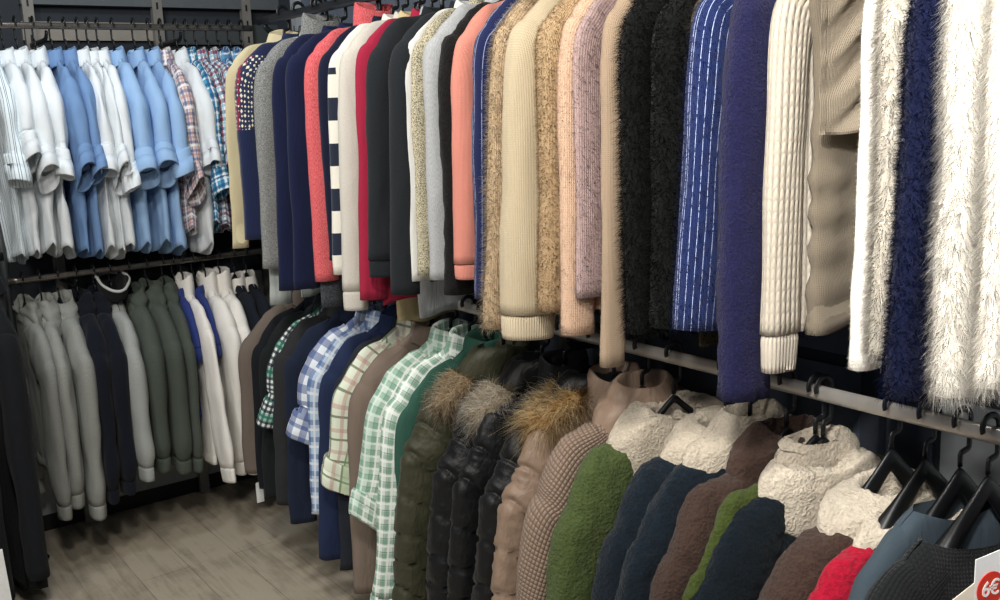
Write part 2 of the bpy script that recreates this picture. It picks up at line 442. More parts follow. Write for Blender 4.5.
garment_no = 0
def garment(kind, label, cat, origin, rz, group, mat, mat2=None, furmat=None, extra=None, **kw):
    """hang one garment; origin is the point on the rail axis under the hook"""
    global garment_no
    garment_no += 1
    g = dict(DEF); g.update(kw); g['seed'] = garment_no; g['ph'] = garment_no * 1.7
    rt = thing(kind, label, cat, origin, rz, group)
    mat2 = mat2 or mat
    # --- body
    P = body_grid(g)
    P, n = finish(P, g, 1, P[..., 2] + .35 * np.abs(P[..., 0]) + .015 * np.sin(P[..., 0] * 30), keep=7)
    inner = P[-1:] - n[-1:] * .004
    Pin = np.concatenate([P, inner, (P[-6:-5] - n[-6:-5] * .006)])
    mb = MB().grid(Pin, True, flip=True)
    body = with_fur(mb, 'body', [mat, furmat], rt, g['fur'])
    if g['hemband']:
        hb = g['hemband']; rows = []
        base = P[-3]; c = base.mean(0)
        for t, s in ((0, 1.0), (.15, 1.03), (.5, 1.04), (.9, 1.0), (1, .96), (.6, .93)):
            q = base.copy(); q[:, 0] = c[0] + (q[:, 0] - c[0]) * (.97 * s); q[:, 1] = q[:, 1] * s; q[:, 2] = q[:, 2] + .012 - hb * t; rows.append(q)
        MB().grid(np.array(rows), True, flip=True).build('hem_band', mat2, rt)
    # --- sleeves
    for sgn in ((1, -1) if g['sleeves'] else ()):
        S, cc, tt, ru, rv, y0 = sleeve_grid(g, sgn)
        arc = np.concatenate([[0], np.cumsum(np.linalg.norm(np.diff(cc, axis=0), axis=1))])
        S, sn = finish(S, g, 20 + sgn, arc[:, None] + .022 * np.sin(np.arange(S.shape[1]) / S.shape[1] * 2 * PI + .8)[None] + .25 * (S[..., 0] * sgn - cc[:, 0][:, None]))
        cl = S.mean(1, keepdims=True)
        inn = cl[-1:] + (S[-1:] - cl[-1:]) * .88; inn2 = cl[-5:-4] + (S[-5:-4] - cl[-5:-4]) * .82
        cap = cl[:1] + (S[:1] - cl[:1]) * .05
        mb = MB().grid(np.concatenate([cap, S, inn, inn2]), True, flip=(sgn > 0))
        sl = with_fur(mb, 'sleeve', [mat, furmat], rt, g['fur'])
        if g['cuff']:
            ck = g['cuff']; e, d = cl[-1, 0], cl[-1, 0] - cl[-3, 0]; d = d / np.linalg.norm(d)
            ring = S[-2] - S[-2].mean(0)
            if ck[0] == 'rib':
                L = ck[1]; prof = [(-.01, .80), (0, .92), (.2, .97), (.8, .93), (1, .90), (1, .80), (.5, .78)]
            elif ck[0] == 'roll':
                L = ck[1]; prof = [(-.75, 1.0), (-.8, 1.12), (-.6, 1.18), (-.1, 1.20), (.02, 1.18), (.0, 1.10), (-.1, 1.22), (.5, 1.25), (.9, 1.22), (.97, 1.18), (.9, 1.10), (.2, 1.02), (-.2, .9)]
            else:
                L = ck[1]; prof = [(-.1, .98), (-.08, 1.04), (.5, 1.04), (1, 1.02), (1.0, .93), (.3, .9)]
            rows = [e + d * L * a + ring * b for a, b in prof]
            R = np.array(rows)
            if ck[0] == 'roll': R[..., 2] += (R[..., 0] - e[0]) * sgn * (.25 + .45 * math.sin(g['ph'] * 2.3)) + (R[..., 1] - e[1]) * .4 * math.sin(g['ph'] * 1.1)
            R, _ = displace(R, .4 * cloth_noise(R, g, g['crumple'], 44))
            MB().grid(R, True, flip=(sgn > 0)).build('cuff', mat2 if ck[0] == 'rib' else (ck[2] if len(ck) > 2 else mat), sl)
    # --- collar
    co = g['collar']; zn = g['zn']; T = max(g['T'], .03); f = g['front']
    if co:
        cm = co[1] if len(co) > 1 and co[1] is not None else mat2
        if co[0] == 'crew':
            rows = [(.062, T * .8, zn - .012), (.060, T * .9, zn + .010), (.066, T * 1.0, zn + .014), (.074, T * 1.05, zn - .004), (.078, T * 1.0, zn - .02)]
            P = ring_profile(refine(rows, 10)); P[..., 2] -= g['dip'] * .8 * np.clip(f * np.sin(np.arange(40) / 40 * 2 * PI), 0, 1)[None]
            MB().grid(P, True).build('neckband', cm, rt)
        elif co[0] == 'shirt':
            rows = [(.050, T * .75, zn - .02), (.052, T * .8, zn + .015), (.054, T * .85, zn + .032), (.062, T * 1.0, zn + .032), (.074, T * 1.2, zn + .006), (.082, T * 1.3, zn - .022), (.078, T * 1.2, zn - .022)]
            P = ring_profile(refine(rows, 16), 48); th = np.arange(48) / 48 * 2 * PI
            frontness = np.clip(f * np.sin(th), 0, 1) ** 3
            ow = np.linspace(0, 1, 16)[:, None]
            P[..., 2] -= frontness[None] * (.022 + .02 * sstep(.5, 1, ow)); P[..., 2] += .012 * np.clip(-f * np.sin(th), 0, 1)[None] * sstep(.2, .6, ow) * (1 - sstep(.6, 1, ow))
            P[..., 2] -= .16 * np.clip(P[..., 0], 0, 1) + .05 * np.clip(-P[..., 0], 0, 1); P, _ = displace(P, cloth_noise(P, g, .005, 61))
            MB().grid(P, True).build('collar', cm, rt)
        elif co[0] == 'hood':
            bk = -f
            rows = [(.055, T * .8, zn - .02), (.060, T * 1.0, zn + .03), (.066, T * 1.15, zn + .050, .0, bk * .004), (.080, T * 1.22, zn + .044, .010, bk * .006), (.096, T * 1.25, zn + .010, .016, bk * .008), (.106, T * 1.22, zn - .045, .02, bk * .008), (.100, T * 1.1, zn - .06, .018, bk * .006)]
            P = ring_profile(refine(rows, 22), 48); th = np.arange(48) / 48 * 2 * PI
            P[..., 2] -= (.05 * np.clip(f * np.sin(th), 0, 1) ** 2)[None] * np.linspace(.4, 1, 22)[:, None]
            P[..., 2] += (.022 * np.sin(2 * th + g['ph']))[None] * np.linspace(0, 1, 22)[:, None]
            P[..., 2] -= .25 * np.clip(P[..., 0], 0, 1); P, _ = displace(P, cloth_noise(P, g, .012, 62) + .004 * np.sin(P[..., 2] * 160 + P[..., 0] * 60))
            MB().grid(P, True).build('hood', cm, rt)
        elif co[0] == 'openhood':
            rows = [(.06, T * .9, zn - .02), (.075, T * 1.2, zn + .02), (.10, T * 1.5, zn + .05, .02, 0), (.105, T * 1.6, zn + .095, .035, 0), (.10, T * 1.5, zn + .098, .035, 0), (.092, T * 1.3, zn + .06, .02, 0), (.06, T * .9, zn + .01)]
            P = ring_profile(refine(rows, 20), 48); th = np.arange(48) / 48 * 2 * PI; q = np.linspace(0, 1, 20)[:, None]
            P[..., 2] -= .05 * np.clip(np.cos(th), 0, 1)[None] * np.sin(q * PI)
            P, _ = displace(P, cloth_noise(P, g, .006, 63))
            hd = MB().grid(P, True).build('hood', cm, rt)
            edge = P[10]; MB().tube(np.vstack([edge, edge[:2]]), .006, 8).build('hood_piping', co[2], hd)
        elif co[0] == 'stand':
            rows = [(.056, T * .8, zn - .02), (.058, T * .9, zn + .03), (.062, T * 1.0, zn + .06), (.07, T * 1.1, zn + .064), (.076, T * 1.2, zn + .03), (.082, T * 1.2, zn - .025)]
            P = ring_profile(refine(rows, 16), 44); th = np.arange(44) / 44 * 2 * PI
            P[..., 2] -= (.03 * np.clip(f * np.sin(th), 0, 1))[None]
            P, _ = displace(P, cloth_noise(P, g, .006, 64)); MB().grid(P, True).build('collar', cm, rt)
        elif co[0] in ('sherpa', 'fold'):
            wd = co[2] if len(co) > 2 else .155; up = co[3] if len(co) > 3 else .05; nub = co[4] if len(co) > 4 else .004
            th = np.arange(84) / 84 * 2 * PI; lw = len(co) > 5 and co[5] or .05
            rows = [(.050, T * .7, -.03), (.054, T * .80, .0), (.060, T * .92, up), (.072, T * 1.05, up + .006), (.095, T * 1.15, up * .6 + .010), (wd * .8, T * 1.26, .026), (wd, T * 1.26, .026), (wd + .014, T * 1.24, .004), (wd + .012, T * 1.12, -lw), (wd - .004, T * 1.02, -lw - .004)]
            P = ring_profile(refine(rows, 44), 84); q = np.linspace(0, 1, 44)[:, None]
            P[..., 2] += zline(g, P[..., 0] * .95)
            P[..., 2] -= sstep(.4, 1, q) * (.055 * np.abs(np.sin(th)) ** 1.5 + .02 * np.sin(th * 3 + g['ph']))[None]
            P[..., 2] -= sstep(.1, .4, q) * (.018 * np.clip(f * np.sin(th), 0, 1))[None]
            P[..., 2] += .008 * noise3(P * 14 + g['seed'], 66)
            P, _ = displace(P, cloth_noise(P, g, .006, 65) + nub * .6 * (noise3(P * 120, 67) + .6 * noise3(P * 210, 68)))
            MB().grid(P, True).build('collar', cm, rt)
        elif co[0] == 'ruff':
            # fur trimmed hood lying on the shoulders: cloth hood, fur band along its edge on the aisle side
            fm, wd, off = co[2], co[3], co[4]
            rows = [(.055, T * .8, -.02), (.06, T, .02), (.075, T * 1.2, .045, .005, 0), (.11, T * 1.3, .03, .015, 0), (.13, T * 1.3, -.01, .02, 0), (.125, T * 1.2, -.05, .02, 0)]
            P = ring_profile(refine(rows, 20), 48); P[..., 2] += zline(g, P[..., 0] * .9); P, _ = displace(P, cloth_noise(P, g, .014, 69))
            hd = MB().grid(P, True).build('hood', cm, rt)
            th = np.linspace(-1.7, 1.7, 26)
            path = np.stack([off[0] + wd * (np.cos(th) - .3), off[1] + .034 * np.sin(th), off[2] - .06 * np.cos(th)], 1)
            rm = MB(); rr = .022 + .010 * np.sin(np.linspace(0, PI, 26)); rm.tube(path, rr, 12)
            ru_ = rm.build('fur_trim', fm, hd)
            pos, nor = rm.sample(5000); fb = MB(); fb.blades(pos, nor, co[5], .0014, .7, .42, 4, comb=(.3, 0, .05))
            fo = fb.build('fur', fm, ru_, custom=fb.blade_normals); fo['kind'] = 'stuff'
    if extra: extra(rt, g, body)
    return rt, g

# ------------------------------------------------------------------ hangers
PLASTIC = solid('#101214', .38, 0, .5, name='black_plastic')
def hanger_meshes(hook_drop=.085, wide=.009, drop=.095):
    """hook: a flat strip over the rail, step, arms: two bowed shoulders"""
    t = thing('clothes_hanger', 'spare black hanger on the rail', 'hanger')
    mb = MB()
    R = .021
    a = np.linspace(-.55 * PI * .25, PI, 22)
    arc = [(R * math.cos(x), 0, R * math.sin(x) - .004) for x in a]
    down = [(-R, 0, -.004 - hook_drop * .25), (-R, 0, -hook_drop * .55), (-R * .95, 0, -hook_drop * .74), (-R * .3, 0, -hook_drop * .80), (0.0, 0, -hook_drop * .86), (0.0, 0, -hook_drop - .012)]
    pts = catmull(np.array(arc + down), 60)
    mb.tube(pts, .0034, 8, ry=.0064); mb.build('hook', PLASTIC, t)
    # shoulders
    n = 41; x = np.linspace(-.165, .165, n); s = np.abs(x) / .165
    z0 = -hook_drop - .023; top = z0 - drop * s ** 1.15 + .010 * np.exp(-(x / .03) ** 2)
    hgt = .020 + .006 * s + (wide > .02) * (.026 + .034 * s); th = .006 + (wide - .006) * sstep(.2, .95, s)
    k = 14; ph = np.arange(k) / k * 2 * PI; rows = []
    for i in range(n):
        e = math.sqrt(max(0.02, 1 - max(0, (s[i] - .94) / .06) ** 2))
        rows.append(np.stack([np.full(k, x[i]), th[i] * e * np.sign(np.cos(ph)) * np.abs(np.cos(ph)) ** .7, top[i] - hgt[i] / 2 + hgt[i] / 2 * e * np.sin(ph)], 1))
    rows = [rows[0].mean(0) + (rows[0] - rows[0].mean(0)) * .02] + rows + [rows[-1].mean(0) + (rows[-1] - rows[-1].mean(0)) * .02]
    MB().grid(np.array(rows), True).build('shoulder_bar', PLASTIC, t)
    MB().tube([(-.14, 0, z0 - drop), (-.07, 0, z0 - drop - .002), (0, 0, z0 - drop - .003), (.07, 0, z0 - drop - .002), (.14, 0, z0 - drop)], .0035, 8).build('trouser_bar', PLASTIC, t)
    return t
# ------------------------------------------------------------------ the room
XW, YW, ZC = 2.04, 4.53, 3.0
RAILX, RAILY = 1.665, 4.20
ZU, ZL = 2.13, 1.17

def floor_mat():
    t = NT('grey_oak_planks'); o = t.obj()
    mp = t.n('ShaderNodeMapping'); t.l(o, mp.inputs[0]); mp.inputs['Rotation'].default_value = (0, 0, math.radians(90))
    v = mp.outputs[0]
    br = t.n('ShaderNodeTexBrick'); t.l(v, br.inputs['Vector']); br.offset = .37; br.inputs['Scale'].default_value = 1.0
    br.inputs['Brick Width'].default_value = 1.25; br.inputs['Row Height'].default_value = .19; br.inputs['Mortar Size'].default_value = .0016
    br.inputs['Color1'].default_value = (.2, .2, .2, 1); br.inputs['Color2'].default_value = (.8, .8, .8, 1); br.inputs['Mortar'].default_value = (0, 0, 0, 1); br.inputs['Bias'].default_value = 0
    g = t.noise(t.scale(v, (1.6, 22, 1)), 1.6, 6, .62, .8); big = t.noise(t.scale(v, (.8, 3.5, 1)), 1.5, 4, .6, .6)
    f = t.math('ADD', t.math('MULTIPLY', g, .55), t.math('ADD', t.math('MULTIPLY', big, .45), t.math('MULTIPLY', t.sep(br.outputs['Color'])[0], .16)))
    blot = t.noise(v, 3.2, 5, .65, 1.0)
    f = t.math('ADD', t.math('MULTIPLY', f, .7), t.math('MULTIPLY', blot, .34))
    col = t.ramp(f, [(.36, srgb('#665d50')), (.48, srgb('#968c7b')), (.62, srgb('#b9ae9b'))])
    col = t.mix(t.math('MULTIPLY', br.outputs['Fac'], .3), col, srgb('#4a4238'))
    return t.fin(col, .42, t.bump(g, .12, .004), 0, 0, .4)
def slab(name, a, b, m):
    o = MB().box(a, b, .0).build(name, m, None, smooth=False); return tag(o, kind='structure')
WALL = solid('#2b3036', .75, 0, .3, .2, 'dark_panel'); WALL2 = solid('#333840', .8, 0, .25, .2, 'dark_panel')
PANEL = solid('#565b5e', .65, 0, .3, .15, 'grey_panel'); BEIGE = solid('#8a857c', .6, 0, .3, .15, 'pale_grey_panel')
slab('floor', (-3.5, -2.5, -.1), (XW + .1, YW + .1, 0), floor_mat())
slab('ceiling', (-3.5, -2.5, ZC), (XW + .1, YW + .1, ZC + .1), solid('#6d6f72', .9))
slab('wall_back', (-3.5, YW, 0), (XW, YW + .1, ZC), WALL)
slab('wall_right', (XW, -2.5, 0), (XW + .1, YW + .1, ZC), WALL2)
# panels, ledges and skirting fixed to the walls
slab('trim_1', (-1.5, YW - .012, .075), (1.93, YW, 1.02), solid('#8d9292', .6, 0, .3, .1, 'grey_panel'))
slab('trim_2', (.93, YW - .02, 2.085), (1.46, YW, 2.16), BEIGE)
slab('trim_3', (.93, YW - .05, 2.225), (XW, YW, 2.29), PANEL)
slab('trim_4', (1.46, YW - .02, 2.07), (XW, YW, 2.16), solid('#3a4042', .7))
slab('trim_5', (-1.5, YW - .012, 1.1), (1.93, YW, 2.04), solid('#262a30', .75))
slab('trim_6', (XW - .012, -1.5, .1), (XW, 1.15, 1.075), solid('#9aa0a2', .7, 0, .3, .1, 'grey_panel'))
slab('trim_7', (XW - .012, 1.17, .1), (XW, 4.3, 1.10), solid('#545c69', .7))
slab('trim_8', (XW - .012, -1.5, 1.13), (XW, 4.3, 2.6), solid('#565e6b', .75))
slab('baseboard_back', (-3.5, YW - .004, 0), (XW, YW, .07), solid('#0c0c0d', .6))
slab('baseboard_right', (XW - .004, -2.5, 0), (XW, YW, .09), solid('#0c0c0d', .6))

# ------------------------------------------------------------------ rails and uprights
CHROME = solid('#b4b0aa', .30, .45, .5, name='brushed_steel'); STEEL = solid('#8d9296', .4, .6, .5, name='grey_steel'); BLACKM = solid('#17191c', .45, .3, .5, name='black_metal')
DKS = solid('#77736d', .25, .75, .5, name='dark_steel')
def rail(axis, c, z, lo, hi, brackets, label, m=CHROME, hh=.0165):
    loc = (c, lo, z) if axis == 1 else (lo, c, z); t = thing('clothes_rail', label, 'rail', loc, 0, 'clothes rails on the walls')
    L = hi - lo
    def pt(s, a=0, b=0): return (a, s, b) if axis == 1 else (s, a, b)
    # oval section, tall side upright
    pts = np.array([pt(s) for s in np.linspace(0, L, 30)])
    th = np.arange(16) / 16 * 2 * PI; rows = []
    for p in pts:
        o = np.stack([np.cos(th) * .0075, np.sin(th) * hh], 1)
        rows.append(np.array([(p[0] + q[0], p[1], p[2] + q[1] - hh - .0015) if axis == 1 else (p[0], p[1] + q[0], p[2] + q[1] - hh - .0015) for q in o]))
    rows = [rows[0].mean(0) + (rows[0] - rows[0].mean(0)) * .02] + rows + [rows[-1].mean(0) + (rows[-1] - rows[-1].mean(0)) * .02]
    MB().grid(np.array(rows), True).build('bar', m, t)
    W = (XW if axis == 1 else YW) - c
    for b in brackets:
        s = b - lo
        k = MB(); path = [pt(s, 0, -.036), pt(s, .02, -.058), pt(s, .08, -.066), pt(s, W - .03, -.066), pt(s, W - .008, -.066)]
        k.tube(catmull(np.array(path), 24), .006, 8, ry=.011); k.build('bracket', BLACKM, t)
        k = MB(); q = pt(s - .015, W - .02, -.10); r = pt(s + .015, W - .002, -.03); k.box(np.minimum(q, r), np.maximum(q, r), .003); k.build('bracket_plate', BLACKM, t, sharp=30)
    return t
rail(1, RAILX, ZU, -.6, 3.86, (3.8, 2.0, .4), 'steel clothes rail high on the right wall holding the sweaters', m=solid('#3b3d40', .3, .6, .5, name='dark_steel'))
rail(1, RAILX, ZL, -.6, 3.75, (3.6, 2.0, .25), 'steel clothes rail lower on the right wall holding shirts and coats')
rail(0, RAILY, ZU, -1.2, 1.78, (-.6, .95, 1.47), 'steel clothes rail high on the back wall holding button shirts', m=DKS, hh=.0125)
rail(0, RAILY, ZL, .70, 1.78, (.95, 1.47), 'steel clothes rail lower on the back wall holding hoodies', m=DKS, hh=.0125)
def upright(loc, z1, w, d, m, label, axis):
    t = thing('wall_upright', label, 'post', loc, 0, 'slotted uprights on the shop walls')
    a, b = ((-w / 2, -d, .0), (w / 2, 0, z1)) if axis == 0 else ((-d, -w / 2, 0.0), (0, w / 2, z1))
    MB().box(a, b, .003).build('post', m, t, sharp=30)
    for k in range(14):
        z = z1 - .06 - k * .07
        q = ((-.004, -d - .0015, z - .014), (.004, -d + .001, z + .014)) if axis == 0 else ((-d - .0015, -.004, z - .014), (-d + .001, .004, z + .014))
        MB().box(*q).build('slot', BLACKM, t, smooth=False)
UPR = solid('#7d7a74', .5, .2, .4, name='grey_steel')
for X, lb in ((.955, 'grey slotted steel upright on back wall above the white shirts'), (1.475, 'grey slotted steel upright on back wall above the light blue shirts'), (1.88, 'grey slotted steel upright on back wall beside the room corner')):
    upright((X, YW - .021, 0), 2.5, .042, .03, UPR, lb, 0)
upright((XW - .013, 4.24, 0), 2.6, .05, .03, solid('#a9b0b4', .45, .3, .5, name='pale_steel'), 'pale steel upright on right wall next to the room corner', 1)
upright((XW - .013, 2.42, 0), 2.6, .05, .03, UPR, 'grey steel upright on right wall behind the green shirt and parka', 1)
upright((XW - .013, 1.31, 0), 2.6, .05, .03, WALL2, 'dark steel upright on right wall behind the fleece coats', 1)
t = thing('rack_post', 'dark steel rack post at the left end of the lower back rail', 'post', (.70, 4.23, 0))
MB().tube([(0, 0, .012), (0, 0, .6), (0, 0, 1.2), (0, 0, 2.12)], .016, 14).build('tube', solid('#4b4f50', .4, .7, .5, name='grey_steel'), t)
MB().prism([(.024 * math.cos(a), .024 * math.sin(a)) for a in np.arange(24) / 24 * 2 * PI], 2, 0, .012, .003).build('foot', BLACKM, t, sharp=40)

# ------------------------------------------------------------------ hangers, one master
HANGERS = {}
def hang(origin, rz, label, group, kind='slim'):
    if kind not in HANGERS: h = HANGERS[kind] = hanger_meshes(*{'slim': (.085, .009, .118), 'coat': (.095, .012, .12), 'wide': (.080, .028, .15)}[kind])
    else: h = copy_tree(HANGERS[kind])
    h.location = origin; h.rotation_euler = (0, 0, rz); tag(h, label, 'hanger', group); return h

GRP = {'UL': 'button shirts on the upper back rail', 'LL': 'hoodies and sweatshirts on the lower back rail', 'UR': 'sweaters on the upper right rail', 'LR': 'shirts and coats on the lower right rail'}
RN = {'UL': 'upper back rail', 'LL': 'lower back rail', 'UR': 'upper right rail', 'LR': 'lower right rail'}
QUEUE = []
def hung(rail_, kind, cat, name, where, px, py, mat, **k): QUEUE.append((rail_, kind, cat, name, where, px, py, mat, k))
def hang_up(gap, rail_, kind, cat, name, where, px, py, mat, uref=None, end=None, hem=None, hanger='slim', yaw=0.0, thin=False, **kw):
    """px, py: a pixel on the aisle side of the garment; end / hem: pixels of the sleeve end and of the hem"""
    W = kw.get('W', DEF['W']); uref = W + .02 if uref is None else uref
    rz_ = ZU if rail_[0] == 'U' else ZL
    if rail_[1] == 'R':
        y = at_x(px, py, RAILX - uref * math.cos(yaw))[1] + uref * math.sin(yaw); o = np.array([RAILX, y, rz_]); rot = PI
        def loc(p):                                     # meet the pixel's ray with the garment's own plane
            d = ray(*p); n = np.array([math.sin(-yaw), math.cos(yaw), 0]); c = np.array([RAILX, y, H]); q = d * (n.dot(c) - n[2] * H) / n.dot(d) + np.array([0, 0, H])
            return float(np.linalg.norm((q - c)[:2])), q[2] - rz_
        def zed(p): return at_x(p[0], p[1], RAILX - W)[2] - rz_
    else:
        x = at_y(px, py, RAILY - uref)[0]; o = np.array([x, RAILY, rz_]); rot = -PI / 2
        def loc(p): q = at_x(p[0], p[1], x); return RAILY - q[1], q[2] - rz_
        def zed(p): return at_y(p[0], p[1], RAILY - W)[2] - rz_
    if end is not None:
        u, z = loc(end); z = zed(end); sp = float(np.clip(u - W - .014, -.03, .13))
        kw.setdefault('spread', sp - kw.get('kick', 0)); kw['send'] = float(z) + (.05 if kw.get('cuff') and kw['cuff'][0] in ('rib', 'plain') else .03 if kw.get('cuff') else 0)
    if hem is not None: kw['hem'] = float(zed(hem)) if isinstance(hem, tuple) else hem
    T, sw = kw.get('T', DEF['T']), kw.get('srw', DEF['srw'])
    kw['T'] = min(T, max(.012, .50 * gap)); kw['srw'] = min(sw, max(.013, .60 * gap))
    if 'front' not in kw: kw['front'] = 1 if rail_[1] == 'R' else -1
    lab = name + ' ' + where if len((name + ' ' + where).split()) <= 16 else name
    r, g = garment(kind, lab, cat, tuple(o), rot + yaw, GRP[rail_], mat, **kw)
    if hanger: hang(tuple(o), rot + yaw, 'black hanger inside the ' + name, 'black hangers on the ' + RN[rail_], hanger)
    return r

# ------------------------------------------------------------------ upper back rail: shirts
WHT, BLU, CHB = cloth('#dfe5e8', .04, 900, .85), cloth('#94b6dc', .07, 900, .85), cloth('#6e8fba', .10, 700, .9)
STR = plaid('#dfeaee', [('#2f4a66', .016, .16, 0, .85, 'x')])
PBL = plaid('#8fb9d6', [('#1f3f73', .05, .40, 0, .7, 'b'), ('#f0f2f2', .05, .16, .5, .8, 'b'), ('#3f86b0', .1, .2, .2, .5, 'b')])
PRD = plaid('#eceaea', [('#7d2440', .06, .22, 0, .8, 'b'), ('#28406f', .06, .2, .4, .75, 'b'), ('#7fb4c9', .06, .14, .72, .7, 'b')])
PTE = plaid('#4f97b8', [('#e8eef0', .04, .18, 0, .8, 'b'), ('#1d4a7a', .04, .3, .4, .7, 'b')])
PNR = plaid('#dcd0cc', [('#4a5a86', .034, .30, 0, .65, 'b'), ('#b9776f', .034, .22, .5, .55, 'b'), ('#f1f1ee', .068, .14, .3, .8, 'b')])
BTN = solid('#e8e8e6', .3, name='shirt_button')
def buttons(n=6, z0=-.19, dz=.095):
    def f(rt, g, body):
        V = np.empty(len(body.data.vertices) * 3, np.float32); body.data.vertices.foreach_get('co', V); V = V.reshape(-1, 3)
        for k in range(n):
            z = z0 - dz * k; s = V[(np.abs(V[:, 0]) < .02) & (np.abs(V[:, 2] - z) < .03) & (V[:, 1] * g['front'] > .002)]
            if not len(s): continue
            y = s[:, 1].mean(); fy = g['front']
            mb = MB(); mb.prism([(.0055 * math.cos(a), z + .0055 * math.sin(a)) for a in np.arange(12) / 12 * 2 * PI], 1, min(y, y + fy * .004), max(y, y + fy * .004), .001)
            mb.build('button', BTN, rt)
    return f
SH = dict(W=.205, T=.026, zn=-.132, tail=.05, fold=.010, crumple=.011, sr=.070, srw=.037, kick=.015, spread=.02, taper=.22, slope=.10)
shirts = [
 (-10, STR, 'striped white and navy shirt', 'cut by the left picture edge', (6, 178), 268, 'roll'),
 (6, WHT, 'white shirt nearest the striped shirt', 'its cuff folded over', (30, 160), 263, 'roll'),
 (20, WHT, 'white shirt in the middle of the left three', 'with collar tucked behind its neighbour', (44, 175), 259, 'roll'),
 (38, WHT, 'white shirt just left of the chambray shirts', 'with rolled sleeve', (60, 170), 261, 'roll'),
 (55, CHB, 'first mid blue chambray shirt', 'pressed between white and chambray shirts', (72, 176), 262, 'roll'),
 (69, CHB, 'second mid blue chambray shirt', 'with rolled sleeve beside a white shirt', (80, 172), 264, 'roll'),
 (82, WHT, 'white shirt just right of the chambray shirts', 'with big rolled cuff', (96, 168), 262, 'roll'),
 (92, WHT, 'white shirt with a short collar between two white shirts', '', (108, 176), 262, 'roll'),
 (102, WHT, 'white shirt just left of the light blue shirts', 'with wide rolled cuff', (117, 184), 256, 'roll'),
 (117, BLU, 'light blue shirt beside the white shirts', 'with its sleeve swung forward', (133, 176), 257, 'roll'),
 (138, BLU, 'light blue shirt in the middle of the three', '', (147, 172), 256, 'roll'),
 (153, BLU, 'light blue shirt nearest the checked shirts', 'with bulky rolled cuff', (164, 170), 259, 'roll'),
 (165, PNR, 'red and navy checked shirt next to the light blue shirts', '', (182, 190), 240, 'roll'),
 (180, WHT, 'single white shirt among the checked shirts', '', (193, 164), 258, 'roll'),
 (190, PTE, 'teal blue checked shirt beside the single white shirt', '', (199, 190), 236, 'roll'),
 (200, PRD, 'white shirt with claret and teal checks', 'left of its twin', (208, 168), 236, 'roll'),
 (212, PRD, 'white shirt with bold claret checks and rolled cuff', '', (218, 162), 236, 'roll'),
 (223, PBL, 'blue and white checked shirt behind the claret checks', '', (229, 168), 238, 'roll'),
 (234, PBL, 'blue checked shirt second from the room corner', '', (238, 180), 242, 'roll'),
 (246, PBL, 'blue checked shirt nearest the room corner', '', (247, 185), 245, 'roll'),
]
for i, (cx, m, nm, tl, en, hy, ck) in enumerate(shirts):
    hung('UL', 'button_shirt', 'shirt', nm, (tl + ' on upper back rail').strip(), cx, 53, m, uref=.03, end=en, hem=(en[0], hy), cuff=(ck, .055), collar=('shirt',), extra=buttons(), **SH)

# ------------------------------------------------------------------ lower back rail
GH = heather('#9a9c97', '#858782', 420, .5); NVY = heather('#0e1422', '#0a0e19', 420); LG = heather('#a6a9a6', '#939693'); DG = heather('#50584f', '#434b44'); WS = heather('#f3f0ea', '#ebe7df', 420)
BL = cloth('#2c3a78', .1); PN = cloth('#141a24', .12); DKL = cloth('#16181b', .1)
LLs = dict(W=.205, T=.036, zn=-.135, fold=.008, crumple=.007, sr=.092, srw=.05, slope=.12, gather=True, taper=.30, topt=.9, round=.03)
ll = [
 (27, 300, GH, 'hooded_sweatshirt', 'hoodie', 'first grey marl hoodie from the rack post', 'with drooping hood', (31, 524), 478, 'hood'),
 (45, 303, GH, 'hooded_sweatshirt', 'hoodie', 'second grey marl hoodie from the rack post', 'squeezed in the middle', (66, 506), 478, 'hood'),
 (63, 303, GH, 'hooded_sweatshirt', 'hoodie', 'third grey marl hoodie from the rack post', 'beside the navy hoodies', (97, 515), 480, 'hood'),
 (82, 303, NVY, 'hooded_sweatshirt', 'hoodie', 'navy hoodie beside the grey marl hoodies', '', (108, 500), 478, 'hood'),
 (100, 303, NVY, 'hooded_sweatshirt', 'hoodie', 'navy hoodie beside the dark lined hood', '', (127, 490), 478, 'hood'),
 (116, 300, LG, 'hooded_sweatshirt', 'hoodie', 'light grey hoodie with open dark lined hood', '', (149, 472), 470, 'openhood'),
 (134, 290, DG, 'hooded_sweatshirt', 'hoodie', 'moss grey hoodie beside the dark lined hood', '', (158, 468), 465, 'hood'),
 (152, 292, DG, 'hooded_sweatshirt', 'hoodie', 'moss grey hoodie in the middle of its three', '', (177, 470), 466, 'hood'),
 (169, 292, DG, 'hooded_sweatshirt', 'hoodie', 'moss grey hoodie beside the royal blue top', '', (192, 468), 464, 'hood'),
 (179, 290, BL, 'crew_sweatshirt', 'sweatshirt', 'royal blue top left of the first white sweatshirt', '', (192, 345), 420, 'crew'),
 (188, 290, WS, 'crew_sweatshirt', 'sweatshirt', 'first white sweatshirt, between the blue tops', '', (227, 470), 462, 'stand'),
 (199, 290, BL, 'crew_sweatshirt', 'sweatshirt', 'royal blue top right of the first white sweatshirt', '', (212, 345), 420, 'crew'),
 (211, 291, WS, 'crew_sweatshirt', 'sweatshirt', 'second white sweatshirt, right of the blue tops', '', (240, 470), 460, 'stand'),
 (226, 291, WS, 'crew_sweatshirt', 'sweatshirt', 'third white sweatshirt, beside the navy polo shirts', '', (253, 470), 460, 'stand'),
 (240, 288, PN, 'polo_shirt', 'polo shirt', 'black navy polo with white collar beside white sweatshirt', '', (262, 440), 440, 'polo'),
 (252, 288, PN, 'polo_shirt', 'polo shirt', 'black navy polo with white collar nearest the room corner', '', (270, 435), 435, 'polo'),
]
CORD = cloth('#b9bcb8', .05)
